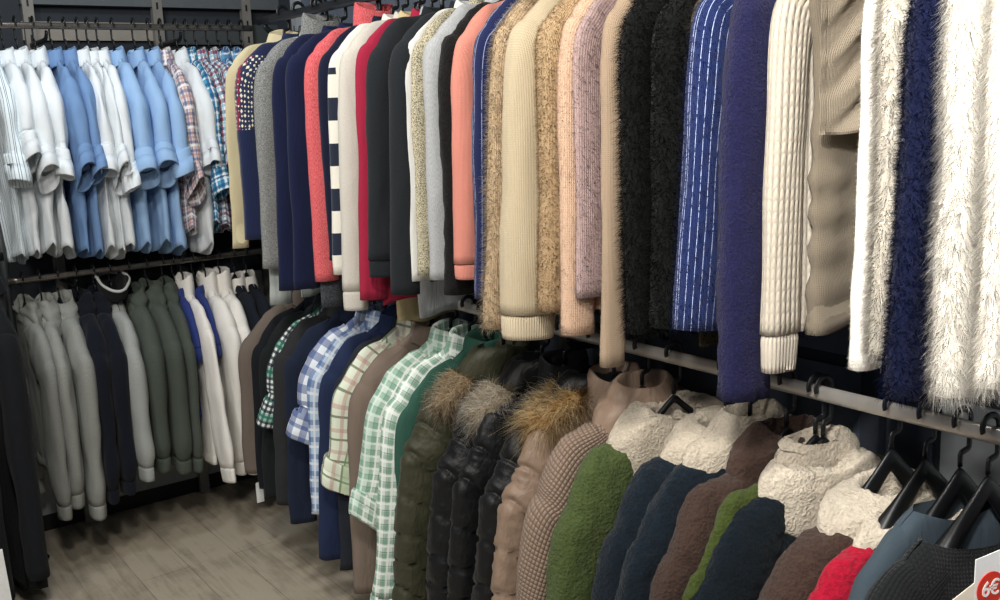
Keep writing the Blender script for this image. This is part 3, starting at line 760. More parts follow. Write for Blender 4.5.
def drawstrings(m):
    def f(rt, g, body):
        for s in (-1, 1) if m else ():
            y = g['front'] * (g['T'] + .012)
            MB().tube(catmull(np.array([(s * .04, y * .9, g['zn'] - .01), (s * .045, y * 1.15, g['zn'] - .06), (s * .04, y * 1.2, g['zn'] - .15), (s * .043, y * 1.2, g['zn'] - .22)]), 16), .0028, 6).build('drawstring', m, rt)
        MB().grid(np.array([[(x, g['front'] * (g['T'] + .006) * (1 - .0 * abs(x)), z) for x in np.linspace(-.1 - .03 * (k / 5), .1 + .03 * (k / 5), 8)] for k, z in enumerate(np.linspace(g['hem'] + .25, g['hem'] + .06, 6))])).build('pocket', body.data.materials[0], rt)
    return f
for (cx, cy, m, kd, ct, nm, tl, en, hy, co) in ll:
    kw = dict(LLs); ex = None
    if co == 'hood': kw['collar'] = ('hood', m); ex = drawstrings(CORD if m is NVY else None)
    elif co == 'openhood': kw['collar'] = ('openhood', DKL, CORD); ex = drawstrings(CORD)
    elif co == 'crew': kw['collar'] = ('crew', m); kw.update(T=.016, srw=.02, W=.17, sr=.07)
    elif co == 'stand': kw['collar'] = ('stand', m); kw.update(slope=.11)
    else: kw['collar'] = ('shirt', WS); kw.update(T=.024, srw=.03)
    hung('LL', kd, ct, nm, (tl + ' on lower back rail').strip(), cx, cy, m, uref=.05, end=en, hem=(en[0], hy), cuff=('rib', .06), hemband=.05 if co != 'polo' else None, extra=ex, **kw)

# ------------------------------------------------------------------ upper right rail
def nordic():
    t = NT('nordic_knit'); uv = t.uv(); o = t.obj(); z = t.sep(o)[2]; x, y, _ = t.sep(uv)
    ck = t.n('ShaderNodeTexVoronoi', feature='F1', distance='MANHATTAN'); t.l(t.scale(uv, (70, 60, 1)), ck.inputs['Vector']); ck.inputs['Scale'].default_value = 1; ck.inputs['Randomness'].default_value = .3
    pat = t.ramp(ck.outputs['Distance'], [(.38, srgb('#e8e0cc')), (.45, srgb('#26304e'))], 'CONSTANT')
    red = t.math('MULTIPLY', t.math('LESS_THAN', t.math('FRACT', t.math('DIVIDE', x, .11)), .24), t.math('GREATER_THAN', t.noise(t.scale(uv, (60, 40, 1)), 1, 2), .5))
    pat = t.mix(red, pat, srgb('#8c1f3c'))
    m = t.math('GREATER_THAN', z, -.43); m2 = t.math('LESS_THAN', z, -.17)
    col = t.mix(t.math('MULTIPLY', m, m2), srgb('#182348'), pat)
    r = t.math('ABSOLUTE', t.math('SINE', t.math('MULTIPLY', x, 140 * PI)))
    return t.fin(col, .95, t.bump(r, .5, .003), .2)
NAVY = '#121a3c'
def band_sleeve():
    t = NT('striped_knit'); uv = t.uv(); o = t.obj(); s = t.sep(o)
    fr = t.math('FRACT', t.math('DIVIDE', s[2], .135)); m = t.math('MULTIPLY', t.math('LESS_THAN', fr, .5), t.math('GREATER_THAN', s[0], .250))
    m = t.math('MULTIPLY', m, t.math('LESS_THAN', s[2], -.25))
    col = t.mix(m, srgb('#e4e0d4'), srgb('#1f2738')); n = t.noise(t.scale(uv, (300, 200, 1)), 1, 2)
    return t.fin(col, .95, t.bump(n, .4, .003), .2)
KN = dict(W=.20, T=.028, fold=.006, crumple=.005, sr=.064, srw=.034, zn=-.105, slope=.068, taper=.32)
TH = dict(KN, T=.020, srw=.024)
FAT = dict(KN, T=.034, srw=.046, sr=.068, taper=.12)
def zipper(m1):
    def f(rt, g, body):
        y = g['front'] * (g['T'] * 1.02 + .003); zs = np.linspace(g['zn'] - .05, g['hem'] + .01, 10)
        MB().grid(np.array([[(x, y, z) for x in (-.012, -.004, .004, .012)] for z in zs])).build('zipper', m1, rt)
        MB().box((-.004, y - .002, g['zn'] - .085), (.004, y + .004, g['zn'] - .055), .001).build('zip_pull', CHROME, rt)
    return f
def carelabel(rt, g, body):
    MB().box((g['W'] - .03, g['front'] * g['T'] * .9 - .001, g['hem'] + .01), (g['W'] - .005, g['front'] * g['T'] * .9 + .002, g['hem'] + .035), .0005).build('care_label', BLACKM, rt)
CORAL, SALM = heather('#c83a44', '#dd7a7c', 300, .5), knit('#d98c7c', 260, 280, .10, .0015)
FLF = (95000, .016, .0011, .35, .55)
ur = [
 # kind, cat, name, px@150, end, hem, mat, opts
 ('cardigan', 'cardigan', 'thin cream cardigan nearest the room corner', 239, (241, 244), 236, knit('#dccfa8', 260, 280, .1, .0015), dict(KN, T=.013, srw=.013, sr=.05, collar=('shirt',))),
 ('knitted_sweater', 'sweater', 'navy sweater with cream and red nordic yoke', 253, (256, 236), 240, nordic(), dict(KN, collar=('crew',), hemband=.05)),
 ('knitted_sweater', 'sweater', 'grey marled sweater with a roll neck', 274, (273, 262), 268, marl('#a9aaa6', '#43454a', 260, 420, .5, .1), dict(KN, collar=('stand',))),
 ('long_shirt', 'shirt', 'pale grey long shirt hidden behind navy knits', 279, (281, 297), 292, cloth('#a9b0ac', .05), dict(TH, thin=True, W=.165, collar=('crew',))),
 ('knitted_sweater', 'sweater', 'navy knit sweater left of another navy knit', 291, (291, 283), 286, knit(NAVY, 190, 200, .3, .0015), dict(TH, collar=('crew',), hemband=.05)),
 ('knitted_sweater', 'sweater', 'navy knit sweater left of the coral sweater', 306, (306, 282), 286, knit(NAVY, 190, 200, .3, .0015), dict(TH, collar=('crew',), hemband=.05)),
 ('knitted_sweater', 'sweater', 'coral red marled sweater with a high neck', 323, (327, 276), 278, CORAL, dict(KN, collar=('stand',))),
 ('knitted_sweater', 'sweater', 'charcoal marled knit peeking below the coral sweater', 331, (333, 300), 300, marl('#5c6066', '#1f2228', 200, 300), dict(TH, thin=True, W=.165, collar=('crew',))),
 ('knitted_sweater', 'sweater', 'dark navy sweater right of the coral sweater', 338, (341, 256), 258, knit('#10162f', 190, 200, .3, .0015), dict(TH, collar=('crew',), hemband=.05)),
 ('knitted_sweater', 'sweater', 'off white sweater with navy blocks down its sleeve', 348, (346, 268), 264, band_sleeve(), dict(TH, collar=('crew',))),
 ('crew_sweatshirt', 'sweatshirt', 'off white sweatshirt with long loose sleeve', 359, (356, 298), 270, heather('#cfcbc2', '#c2beb4'), dict(KN, collar=('crew',), cuff=('rib', .06))),
 ('cardigan', 'cardigan', 'crimson cardigan with flared hem', 376, (374, 292), 298, cloth('#9c1f3d', .1), dict(TH, collar=('crew',), flare=.05, fold=.018)),
 ('tunic', 'top', 'beige long top showing below the crimson cardigan', 379, (375, 325), 318, cloth('#c8b58b', .06), dict(TH, thin=True, W=.15, sleeves=False, collar=('crew',))),
 ('cardigan', 'cardigan', 'black cardigan right of the crimson cardigan', 387, (383, 270), 268, heather('#20252a', '#171b1f'), dict(KN, T=.024, srw=.04, collar=('crew',), cuff=('rib', .05))),
 ('tunic', 'top', 'pale grey top showing below the crimson hem', 399, (396, 310), 312, cloth('#a7a9ab', .05), dict(TH, thin=True, W=.15, sleeves=False, collar=('crew',))),
 ('cardigan', 'cardigan', 'black cardigan with crimson lining beside the marled knit', 411, (405, 286), 280, heather('#20252a', '#171b1f'), dict(KN, T=.026, srw=.046, collar=('crew',), wswing=.0)),
 ('long_shirt', 'shirt', 'white top between the black cardigan and marled knit', 423, (425, 276), 276, cloth('#d9d9d4', .04), dict(TH, thin=True, W=.18, collar=('crew',))),
 ('knitted_sweater', 'sweater', 'cream and black flecked knit sweater', 431, (432, 270), 272, marl('#d6cdb0', '#2a2a26', 300, 330, .48, .05), dict(TH, collar=('crew',))),
 ('crew_sweatshirt', 'sweatshirt', 'light grey marl sweatshirt beside black boucle knit', 445, (444, 274), 277, heather('#b3b5b6', '#9b9ea0', 300), dict(KN, collar=('crew',), extra=carelabel)),
 ('knitted_sweater', 'sweater', 'black boucle knit left of the salmon sweater', 461, (459, 288), 286, fleece('#1b1a1a', 160, .004, .5), dict(KN, collar=('crew',), nub=.003)),
 ('knitted_sweater', 'sweater', 'salmon pink knit sweater', 474, (471, 277), 276, SALM, dict(KN, collar=('crew',), cuff=('rib', .04))),
 ('knitted_sweater', 'sweater', 'navy knit with thin silver stripes', 494, (489, 291), 290, knit('#1a2450', 240, 260, .2, .002, ('#9aa3c4', .030, .08)), dict(KN, collar=('crew',))),
 ('fluffy_sweater', 'sweater', 'beige fluffy sweater beside the silver striped navy knit', 513, (499, 316), 300, knit('#c6ad8c', 150, 170, .15, .002), dict(KN, collar=('crew',), fur=FLF, furmat=hair('#c6b092', '#e6dac4'))),
 ('knitted_sweater', 'sweater', 'cream sweater with deep ribbed cuff', 535, (529, 324), 310, knit('#cbbb9d', 240, 260, .10, .002), dict(FAT, taper=-.12, collar=('crew',), cuff=('rib', .06), mat2=knit('#cdbea2', 150, 12, .2, .003))),
 ('fluffy_sweater', 'sweater', 'camel loop yarn sweater', 559, (556, 303), 300, knit('#c9ab84', 220, 150, .25, .003), dict(KN, srw=.042, collar=('crew',), fur=(110000, .010, .0011, .5, .9), furmat=hair('#b0936e', '#cfb896'))),
 ('fluffy_sweater', 'sweater', 'peach angora sweater', 580, (577, 327), 310, knit('#d6b59a', 150, 170, .1, .0015), dict(KN, collar=('crew',), fur=(120000, .006, .0006, .3, .8), furmat=hair('#d4b39c', '#e2c9b6'))),
 ('fluffy_sweater', 'sweater', 'dusty pink and grey mohair sweater', 594, (592, 292), 290, knit('#b49a96', 150, 170, .15, .0015), dict(TH, thin=True, W=.188, srw=.017, T=.014, collar=('crew',), fur=(60000, .008, .0009, .3, .7), furmat=hair('#8f8c98', '#b9b4ba'))),
 ('knitted_sweater', 'sweater', 'rose knit peeking out beside beige ribbed sleeve', 601, (602, 304), 300, knit('#c07c70', 260, 170, .15, .0015), dict(TH, thin=True, W=.125, collar=('crew',))),
 ('knitted_sweater', 'sweater', 'beige ribbed sweater with very long sleeve', 617, (613, 358), 300, knit('#ab957d', 230, 240, .18, .002), dict(KN, srw=.024, sr=.046, collar=('crew',))),
 ('fluffy_sweater', 'sweater', 'black fluffy sweater right of beige ribbed sleeve', 643, (645, 328), 326, fleece('#131414', 120, .004, .5), dict(KN, srw=.038, collar=('crew',), fur=(90000, .020, .0011, .5, .7), furmat=hair('#0c0d0d', '#2e2f2f'))),
 ('fluffy_sweater', 'sweater', 'black fluffy sweater left of the royal blue knit', 679, (676, 320), 318, fleece('#131414', 120, .004, .5), dict(FAT, collar=('crew',), fur=(90000, .020, .0011, .5, .7), furmat=hair('#0c0d0d', '#2e2f2f'))),
 ('fluffy_sweater', 'sweater', 'olive brown mohair sweater behind the royal blue knit', 706, (714, 343), 330, fleece('#4b4536', 120, .004, .5), dict(TH, thin=True, collar=('crew',), fur=(60000, .012, .001, .4, .7), furmat=hair('#3c372b', '#6d6552'))),
 ('fluffy_sweater', 'sweater', 'royal blue sweater with silver lurex stripes', 716, (697, 317), 300, knit('#192857', 240, 260, .2, .002, ('#a9b6dc', .017, .10)), dict(KN, srw=.040, taper=.1, collar=('crew',), fur=(45000, .010, .0009, .3, .6), furmat=hair('#18274f', '#2b3d74'))),
 ('boucle_cardigan', 'cardigan', 'long navy boucle cardigan', 752, (742, 388), 340, fleece('#1d1d42', 150, .006, .5, 2.5), dict(FAT, srw=.040, collar=('crew',), nub=.004)),
]
for (kd, ct, nm, px, en, hy, m, kw) in ur:
    kw = dict(kw)
    hung('UR', kd, ct, nm, 'on upper right rail', px, 150, m, end=en, hem=(en[0], hy), hanger='slim' if px < 440 else False, **kw)
# cable cardigan
CAB = knit('#b5ac9d', 75, 50, .18, .005)
hung('UR', 'cable_cardigan', 'cardigan', 'light grey cable knit cardigan with ribbed cuff', 'on upper right rail', 786, 150, CAB, end=(779, 354), hem=(779, 330), hanger=False, mat2=knit('#b3aa9c', 120, 14, .3, .003), cuff=('rib', .07), collar=('crew',), **dict(KN, srw=.024, sr=.046, taper=.04))
# taupe wrap with a cowl drape
TAU = knit('#6c6355', 220, 220, .12, .0012)
def cowl(rt, g, body):
    rows = []
    for i, v in enumerate(np.linspace(0, 1, 40)):
        row = []
        for u in np.linspace(0, 1, 34):
            x = .208 - .27 * u; z = -.09 - .07 * (1 - u) - .29 * v - .03 * math.sin(u * 3) * v + .06 * u * u
            s = v * 7.5 + u * 3.4; e = .15 + .85 * min(1, u * 3.5)
            y = .036 + e * (.007 * math.sin(s * PI) + .003 * math.sin(s * 2.3 * PI + 1)) + .022 * v * v * e - .02 * u * u
            row.append((x, y, z))
        rows.append(row)
    P = np.array(rows); Q = P[::-1].copy(); Q[..., 1] -= .012
    MB().grid(np.concatenate([P, Q])).build('cowl_drape', knit('#8c8170', 260, 200, .15, .0018), rt)
hung('UR', 'wrap_sweater', 'sweater', 'taupe wrap sweater with draped cowl and no sleeve showing', 'on upper right rail', 806, 200, TAU, uref=.205, hem=(815, 335), hanger=False, sleeves=False, collar=('crew',), extra=cowl, **dict(KN, W=.205, T=.034, fold=.008, crumple=.008, hfold=.006))
near = [
 ('fluffy_sweater', 'white knit sweater with a narrow straight sleeve', 873, (865, 363), 300, fleece('#f4f0e6', 200, .003, .06), dict(KN, srw=.020, sr=.034, taper=.0, collar=('crew',), fur=(60000, .004, .0009, .3, .9), furmat=hair('#f2eee6', '#fbf9f4', .8, .1))),
 ('fluffy_sweater', 'pale grey fluffy sweater beside the narrow white sleeve', 900, (888, 346), 340, fleece('#cfc7b8', 150, .004, .2), dict(KN, srw=.036, collar=('crew',), fur=(110000, .020, .001, .5, .5, (.1, 0, -.5)), furmat=hair('#c9c1b2', '#f7f4ee', .8, .2))),
 ('fluffy_sweater', 'navy fluffy sweater beside the white fur sweaters', 935, (912, 383), 350, fleece('#0e1430', 150, .004, .4), dict(FAT, collar=('crew',), fur=(120000, .013, .001, .4, .8), furmat=hair('#0c1129', '#1d2750'))),
 ('fluffy_sweater', 'white long haired sweater left of its twin', 972, (962, 386), 360, fleece('#f4efe4', 150, .004, .06), dict(FAT, collar=('crew',), fur=(140000, .018, .0008, .8, .42, (.1, 0, -.6)), furmat=hair('#f2ecdf', '#fdfbf6', .8, .08))),
 ('fluffy_sweater', 'white long haired sweater cut by the right picture edge', 1012, (996, 378), 360, fleece('#f4efe4', 150, .004, .06), dict(KN, collar=('crew',), fur=(140000, .018, .0008, .8, .42, (.1, 0, -.6)), furmat=hair('#f2ecdf', '#fdfbf6', .8, .08))),
]
for kd, nm, px, en, hy, m, kw in near:
    hung('UR', kd, 'sweater', nm, 'on upper right rail', px, 150, m, end=en, hem=(en[0], hy), hanger=False, **kw)

# ------------------------------------------------------------------ lower right rail: shirts
GNG = plaid('#e6ecf2', [('#1c4286', .052, .5, 0, .62, 'b')])
PLB = plaid('#b8cde4', [('#37558c', .06, .3, 0, .6, 'b'), ('#eef2f6', .06, .15, .5, .7, 'b')])
TEC = plaid('#dfe9e6', [('#141d2c', .02, .48, 0, .85, 'b'), ('#1f7d64', .09, .33, .2, .6, 'y')])
PKG = plaid('#dfe6d2', [('#5b6b4c', .075, .10, 0, .8, 'b'), ('#b9837c', .075, .18, .45, .45, 'b'), ('#8fb07c', .15, .28, .5, .4, 'x')])
MNT = plaid('#e2ede2', [('#35805f', .040, .34, 0, .42, 'b'), ('#1f5a45', .040, .10, .1, .5, 'b'), ('#f6f8f4', .040, .16, .62, .8, 'b'), ('#6fae94', .160, .5, .2, .3, 'x')])
MN2 = plaid('#dceae0', [('#35805f', .044, .32, 0, .48, 'b'), ('#1f4a3c', .044, .09, .12, .5, 'b'), ('#f4f7f2', .044, .16, .6, .8, 'b')])
LS = dict(W=.22, T=.026, tail=.03, fold=.010, crumple=.008, sr=.068, srw=.037, taper=.30, slope=.115, yaw=-.18)
LT = dict(LS, T=.018, srw=.022)
lr = [
 ('casual_shirt', 'taupe brown shirt nearest the room corner', 257, 400, (256, 462), 470, cloth('#6d6259', .1), LS, None),
 ('casual_shirt', 'black shirt beside the taupe brown shirt', 268, 400, (269, 478), 482, cloth('#12151b', .1), LT, None),
 ('casual_shirt', 'very dark green shirt beside the black shirt', 276, 400, (277, 486), 490, cloth('#161c1c', .1), LT, None),
 ('casual_shirt', 'teal and white micro checked shirt with rolled cuff', 281, 372, (275, 409), 470, TEC, dict(LT, srw=.03, kick=.02), 'roll'),
 ('casual_shirt', 'charcoal shirt right of the micro checked shirt', 290, 420, (289, 492), 500, cloth('#2b2c2e', .1), LS, None),
 ('casual_shirt', 'dark navy shirt left of the blue gingham', 302, 430, (303, 512), 520, cloth('#1a2338', .1), LT, None),
 ('casual_shirt', 'blue and white gingham shirt with rolled cuff', 313, 380, (308, 425), 500, GNG, dict(LS, kick=.015), 'roll'),
 ('casual_shirt', 'pale blue checked shirt behind the navy shirt', 326, 420, (323, 500), 508, PLB, LT, None),
 ('casual_shirt', 'navy shirt right of the blue gingham', 337, 430, (332, 540), 548, cloth('#1f2b4a', .1), LS, None),
 ('casual_shirt', 'dark slate shirt left of the pale checked shirt', 350, 430, (352, 556), 560, cloth('#22262e', .1), LT, None),
 ('casual_shirt', 'pale green and rose checked shirt with rolled cuff', 350, 405, (342, 468), 520, PKG, dict(LS, kick=.01, srw=.034), 'roll'),
 ('casual_shirt', 'taupe shirt left of the mint checks', 368, 450, (366, 575), 574, cloth('#7b6d62', .08), LS, None),
 ('casual_shirt', 'mint green checked shirt with rolled cuff', 384, 430, (369, 500), 560, MNT, dict(LS, kick=.01, srw=.042), 'roll'),
 ('casual_shirt', 'mint green checked shirt with sleeve hanging down', 402, 450, (387, 582), 580, MN2, LS, 'plain'),
 ('casual_shirt', 'teal green shirt beside the olive parka', 416, 440, (410, 585), 590, cloth('#2f5649', .1), LT, 'plain'),
]
for kd, nm, px, py, en, hy, m, kw, ck in lr:
    hung('LR', kd, 'shirt', nm, 'on lower right rail', px, py, m, end=en, hem=(en[0], hy), cuff=(ck, .055) if ck else None, collar=('shirt',), extra=buttons(), **kw)

# coats
OLV, BLK, BGE = nylon('#3a3a2a', .55, .3), nylon('#0c0d0f', .52, .3), nylon('#8a7564', .5, .35)
FQ = finequilt('#8b7666', .011)
CO = dict(W=.25, T=.050, zn=-.145, fold=.006, crumple=.008, sr=.078, srw=.054, slope=.15, taper=.22, hem=-1.0, send=-.88, spread=.07, hanger='coat', yaw=-.18, convex=True, topt=.82, round=.045)
PU = dict(CO, quilt=(.095, .019), crumple=.006)
RF1 = hair('#c9ad86', '#f2e2c6', .8, .2); RF2 = hair('#d6c4a6', '#fdf6e8', .8, .2); RF3 = hair('#d6a65c', '#fdeac0', .8, .25)
coats = [
 ('puffer_parka', 'parka', 'olive quilted parka with tan fur trimmed hood', 424, 480, OLV, dict(PU, collar=('ruff', OLV, RF1, .06, (.165, .02, -.185), .036))),
 ('puffer_jacket', 'jacket', 'black puffer jacket with pale fur trimmed hood', 458, 480, BLK, dict(PU, collar=('ruff', BLK, RF2, .062, (.165, .025, -.180), .042))),
 ('puffer_jacket', 'jacket', 'black puffer jacket without fur between two furred ones', 478, 480, BLK, dict(PU, T=.035, srw=.038, collar=('stand', BLK))),
 ('puffer_jacket', 'jacket', 'black puffer jacket with golden brown fur trimmed hood', 506, 480, BLK, dict(PU, collar=('ruff', BLK, RF3, .085, (.13, .035, -.150), .060))),
 ('puffer_jacket', 'jacket', 'beige puffer jacket with wide quilting', 524, 520, BGE, dict(PU, T=.04, srw=.044, collar=('stand', BGE))),
 ('quilted_jacket', 'jacket', 'beige jacket with fine diamond quilting', 549, 510, FQ, dict(CO, collar=('fold', BGE, .13, .05, .0001, .03), mat2=BGE)),
]
for kd, ct, nm, px, py, m, kw in coats:
    hung('LR', kd, ct, nm, 'on lower right rail', px, py, m, **kw)
GRN, DTL, BRN, NVF, RED = fleece('#505e36', 95, .008), fleece('#18222b', 95, .006), fleece('#46362f', 95, .009), fleece('#121b22', 95, .006), fleece('#a81631', 70, .007)
GR2 = fleece('#434f24', 95, .008)
SHP = fleece('#cbbfac', 115, .008, .22); SHW = fleece('#cfc4b2', 115, .008, .20)
FL = dict(CO, nub=.0026, T=.05, na=72, nh=70, snr=80, snk=44)
fl = [
 ('fleece_jacket', 'bright green fleece jacket with broad cream sherpa collar', 578, 520, GRN, dict(FL, collar=('sherpa', SHP, .18, .008, .004, .07))),
 ('fleece_jacket', 'dark teal fleece jacket right of the bright green fleece', 626, 520, DTL, dict(FL, collar=('sherpa', SHP, .165, .010, .004, .07))),
 ('fleece_jacket', 'dark teal fleece jacket left of the brown fleece', 648, 520, DTL, dict(FL, T=.042, collar=('sherpa', SHP, .16, .05, .004, .07))),
 ('fleece_jacket', 'chocolate brown fleece jacket with brown collar', 682, 530, BRN, dict(FL, collar=('sherpa', BRN, .14, .04, .004, .04))),
 ('fleece_jacket', 'moss green fleece jacket with narrow cream collar', 709, 540, GR2, dict(FL, T=.04, srw=.044, collar=('sherpa', SHP, .10, .035, .004, .03))),
 ('fleece_jacket', 'blue black fleece jacket with large sherpa collar', 716, 560, NVF, dict(FL, collar=('sherpa', SHW, .150, .004, .004, .05), zn=-.16)),
 ('fleece_jacket', 'brown fleece jacket with cream collar beside the red one', 780, 570, BRN, dict(FL, collar=('sherpa', SHW, .16, .02, .004, .07), zn=-.185, slope=.12, hanger='wide')),
 ('fleece_jacket', 'red fleece jacket with cream sherpa collar', 812, 580, RED, dict(FL, collar=('sherpa', SHW, .155, .005, .004, .06), hanger='wide', zn=-.205, slope=.11)),
]
for kd, nm, px, py, m, kw in fl:
    hung('LR', kd, 'jacket', nm, 'on lower right rail', px, py, m, **kw)
hung('LR', 'slate_shirt', 'shirt', 'slate blue shirt next to the red fleece jacket', 'on lower right rail', 858, 590, cloth('#3b4750', .1), **dict(LS, T=.03, zn=-.15, slope=.12, neck=.5, convex=True, topt=.7, hem=-.8, hanger='wide'))
hung('LR', 'ribbed_sweater', 'sweater', 'black ribbed sweater slipping off its hanger', 'on lower right rail', 872, 592, knit('#15181a', 110, 130, .5, .004), **dict(CO, T=.036, srw=.04, hem=-.75, neck=.62, zn=-.18, slope=.10, hanger='wide'))
hung('LR', 'knitted_sweater', 'sweater', 'magenta knit sweater beside the price card', 'on lower right rail', 956, 600, knit('#8d1458', 120, 140, .4, .003), **dict(CO, T=.036, srw=.04, hem=-.75, neck=.5, zn=-.175, slope=.12, hanger='wide'))

# black coats on the next bay of the back wall, a short rail of their own
rail(0, 3.98, 1.30, -.30, .66, (-.2,), 'short black rail at the far left holding the black coats', m=BLACKM)
BCL = cloth('#101318', .12)
for k, (X, hz, lb) in enumerate(((.59, -1.24, 'long black coat nearest the rack post'), (.47, -1.28, 'long black coat cut by the left picture edge'), (.33, -1.2, 'third long black coat, mostly outside the picture'))):
    o = (X, 3.98, 1.30)
    if k < 2:
        garment('long_coat', lb + ' on the short rail', 'coat', o, -PI / 2, 'long black coats at the far left', BCL, collar=('shirt',), extra=buttons(), **dict({k_: v_ for k_, v_ in LS.items() if k_ != 'yaw'}, T=.05, srw=.05, slope=.12, hem=hz, send=hz + .10, spread=.05, flare=.03, front=-1))
        hang(o, -PI / 2, 'black hanger inside the ' + lb, 'black hangers at the far left', 'slim')
# white board at the bottom left
WPL = solid('#eef0f0', .45, name='white_card'); REDP = solid('#d8321e', .4, name='red_print'); WPR = solid('#f6f2ee', .5, name='white_print')
p = at_y(9, 578, 3.40); ztop = float(at_y(2, 551, 3.40)[2])
t = thing('sign_board', 'blank white board standing on the floor at the bottom left edge', 'sign', (p[0] - .16, 3.40, 0), .1)
MB().prism([(-.16, .012), (.17, .012), (.155, ztop), (-.16, ztop)], 1, -.004, .004, .001).build('panel', WPL, t, sharp=30)
for sx in (-.12, .12): MB().box((sx - .012, -.07, 0), (sx + .012, .07, .014), .002).build('foot', BLACKM, t, sharp=30)
# folded price card hanging by the magenta sweater
c0 = at_x(976, 560, 1.30)
t = thing('hanging_price_card', 'white price card with red disc beside the magenta sweater', 'price card', tuple(c0), 0)
fw = np.array(RC[:, 2]); ang = math.atan2(-fw[0], fw[1])
def quad(pts, th, name, mat, par):
    a = np.array(pts, float); n = np.cross(a[1] - a[0], a[3] - a[0]); n /= np.linalg.norm(n)
    ring = [a, a - n * th]; c = [x.mean(0) for x in ring]
    return MB().grid(np.array([c[0] + (ring[0] - c[0]) * 1e-3, ring[0], ring[1], c[1] + (ring[1] - c[1]) * 1e-3]), True).build(name, mat, par, smooth=False)
ex = np.array([math.cos(math.radians(-14)), math.sin(math.radians(-14)), 0]); ez = np.array([-.0, 0, 1.])
fx = np.array([-.80, .25, -.42]); fx = fx / np.linalg.norm(fx)
quad([(0, 0, -.16), ex * .10 + (0, 0, -.16), ex * .10 + (0, 0, .012), (0, 0, 0)], .0012, 'front_leaf', WPL, t)
quad([(0, 0, -.16), (0, 0, -.035), fx * .10 + (0, 0, -.035), fx * .10 + (0, 0, -.16)], .0012, 'side_leaf', solid('#e9dfcd', .5, name='cream_card'), t)
nrm = np.cross(ex, ez)
dc = ex * .030 + np.array([0, 0, -.050]) + nrm * .0016
th = np.arange(40) / 40 * 2 * PI; R1 = dc + np.outer(np.cos(th) * .026, ex) + np.outer(np.sin(th) * .026, ez)
MB().grid(np.array([dc + (R1 - dc) * 1e-3, R1, R1 - nrm * .0012]), True).build('red_disc', REDP, t, smooth=False)
cu = bpy.data.curves.new('price_text', 'FONT'); cu.body = '6\u20ac'; cu.size = .032; cu.align_x = 'CENTER'; cu.align_y = 'CENTER'; cu.extrude = .0003; cu.offset = .0004; cu.space_character = .86; cu.materials.append(WPR)
tx = bpy.data.objects.new('price_text', cu); C.objects.link(tx); tx.parent = t
q = dc + nrm * .0004
me = bpy.data.meshes.new_from_object(tx.evaluated_get(bpy.context.evaluated_depsgraph_get())); bpy.data.objects.remove(tx); me.materials.clear(); me.materials.append(WPR)
tx = bpy.data.objects.new('price_text', me); C.objects.link(tx); tx.parent = t
tx.matrix_local = Matrix(((ex[0], ez[0], nrm[0], q[0]), (ex[1], ez[1], nrm[1], q[1]), (ex[2], ez[2], nrm[2], q[2]), (0, 0, 0, 1)))
MB().tube(catmull(np.array([ex * .095 + (0, 0, .008), ex * .12 + np.array([.06, .0, .12]), np.array([RAILX - c0[0], .12, ZL - .03 - c0[2]])]), 20), .0012, 6).build('string', WPR, t)
# small hanging tags
def swing_tag(px, py, X, label, w, h, m, cord=.08):
    p = at_x(px, py, X); t = thing('hanging_tag', label, 'tag', tuple(p), 0)
    MB().prism([(-w / 2, -h), (w / 2, -h), (w / 2, -.004), (w / 2 - .004, 0), (-w / 2 + .004, 0), (-w / 2, -.004)], 1, -.0008, .0008, .0).build('card', m, t, smooth=False)
    MB().tube(catmull(np.array([(0, 0, -.004), (.004, .002, cord * .5), (.0, .004, cord)]), 12), .0009, 6).build('string', WPR, t)
swing_tag(259, 482, 1.42, 'white swing tag hanging below the taupe brown shirt near the corner', .03, .085, WPL)
swing_tag(143, 424, 1.10, 'tiny orange swing tag between the moss grey hoodies', .02, .03, solid('#b4653a', .6, name='orange_card'), .05)
swing_tag(452, 270, 1.42, 'white swing tag below the light grey marl sweatshirt', .02, .03, WPL, .05)
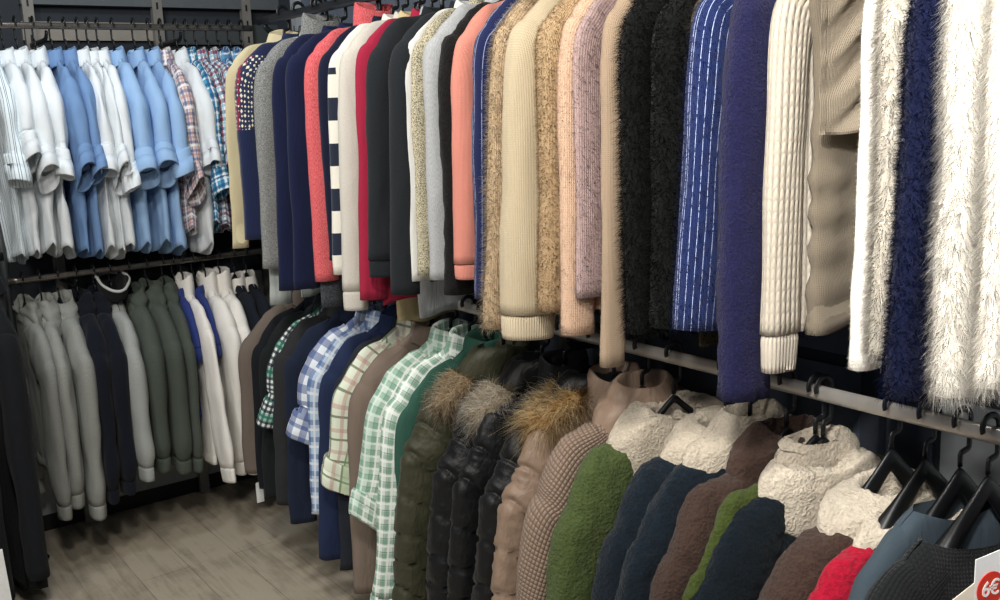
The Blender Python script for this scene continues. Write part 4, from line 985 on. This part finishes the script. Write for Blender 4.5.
# put them up: thickness follows the room each one has on the rail
def along(q):
    rail_, kind, cat, name, where, px, py, mat, k = q; W = k.get('W', DEF['W']); ur_ = k.get('uref') or W + .02; yw = k.get('yaw', 0)
    return -(at_x(px, py, RAILX - ur_ * math.cos(yw))[1] + ur_ * math.sin(yw)) if rail_[1] == 'R' else at_y(px, py, RAILY - ur_)[0]
for rl in ('UL', 'LL', 'UR', 'LR'):
    qs = sorted([q for q in QUEUE if q[0] == rl], key=along); xs = [along(q) for q in qs]
    for i, q in enumerate(qs):
        if q[8].get('thin'): gs = [.026]
        else:
            a_ = [x for x, w_ in zip(xs[:i], qs[:i]) if not w_[8].get('thin')][-1:]; b_ = [x for x, w_ in zip(xs[i + 1:], qs[i + 1:]) if not w_[8].get('thin')][:1]
            gs = [xs[i] - x for x in a_] + [x - xs[i] for x in b_]
        k = dict(q[8]); k.setdefault('yaw', random.uniform(-.04, .04)); hang_up(sum(gs) / len(gs), *q[:8], **k)

# ------------------------------------------------------------------ lights
def area(name, loc, target, size, power, col=(1, .96, .9), spread=180):
    d = bpy.data.lights.new(name, 'AREA'); d.shape = 'DISK'; d.size = size; d.energy = power; d.color = col; d.spread = math.radians(spread)
    o = bpy.data.objects.new(name, d); C.objects.link(o); o.location = loc
    v = Vector(target) - Vector(loc); o.rotation_euler = v.to_track_quat('-Z', 'Y').to_euler()
area('ceiling_lamp', (.2, .7, 2.92), (1.5, 1.1, 1.1), .3, 38)
area('ceiling_lamp', (-.7, -.5, 2.92), (1.4, 1.0, 1.7), .35, 20)
area('ceiling_lamp', (-.5, -.1, 2.92), (1.45, .72, 1.74), .25, 7, (1, .97, .93), 40)  # added narrow beam, only to brighten the white sweaters at the right edge
area('ceiling_lamp', (.35, 2.2, 2.92), (1.4, 2.4, 1.2), .3, 19)
area('ceiling_lamp', (.75, 3.3, 2.92), (1.0, 4.1, 1.3), .3, 11, (.86, .93, 1))
area('ceiling_lamp', (-1.2, 1.2, 2.92), (.5, 3.0, 0), .5, 46)
w = bpy.data.worlds.new('shop_ambient'); w.use_nodes = True; w.node_tree.nodes['Background'].inputs[0].default_value = (.8, .86, 1, 1); w.node_tree.nodes['Background'].inputs[1].default_value = .22
bpy.context.scene.world = w
vs = bpy.context.scene.view_settings; vs.view_transform = 'Standard'; vs.look = 'None'; vs.exposure = 0.0; vs.gamma = 1.0; vs.use_curve_mapping = False
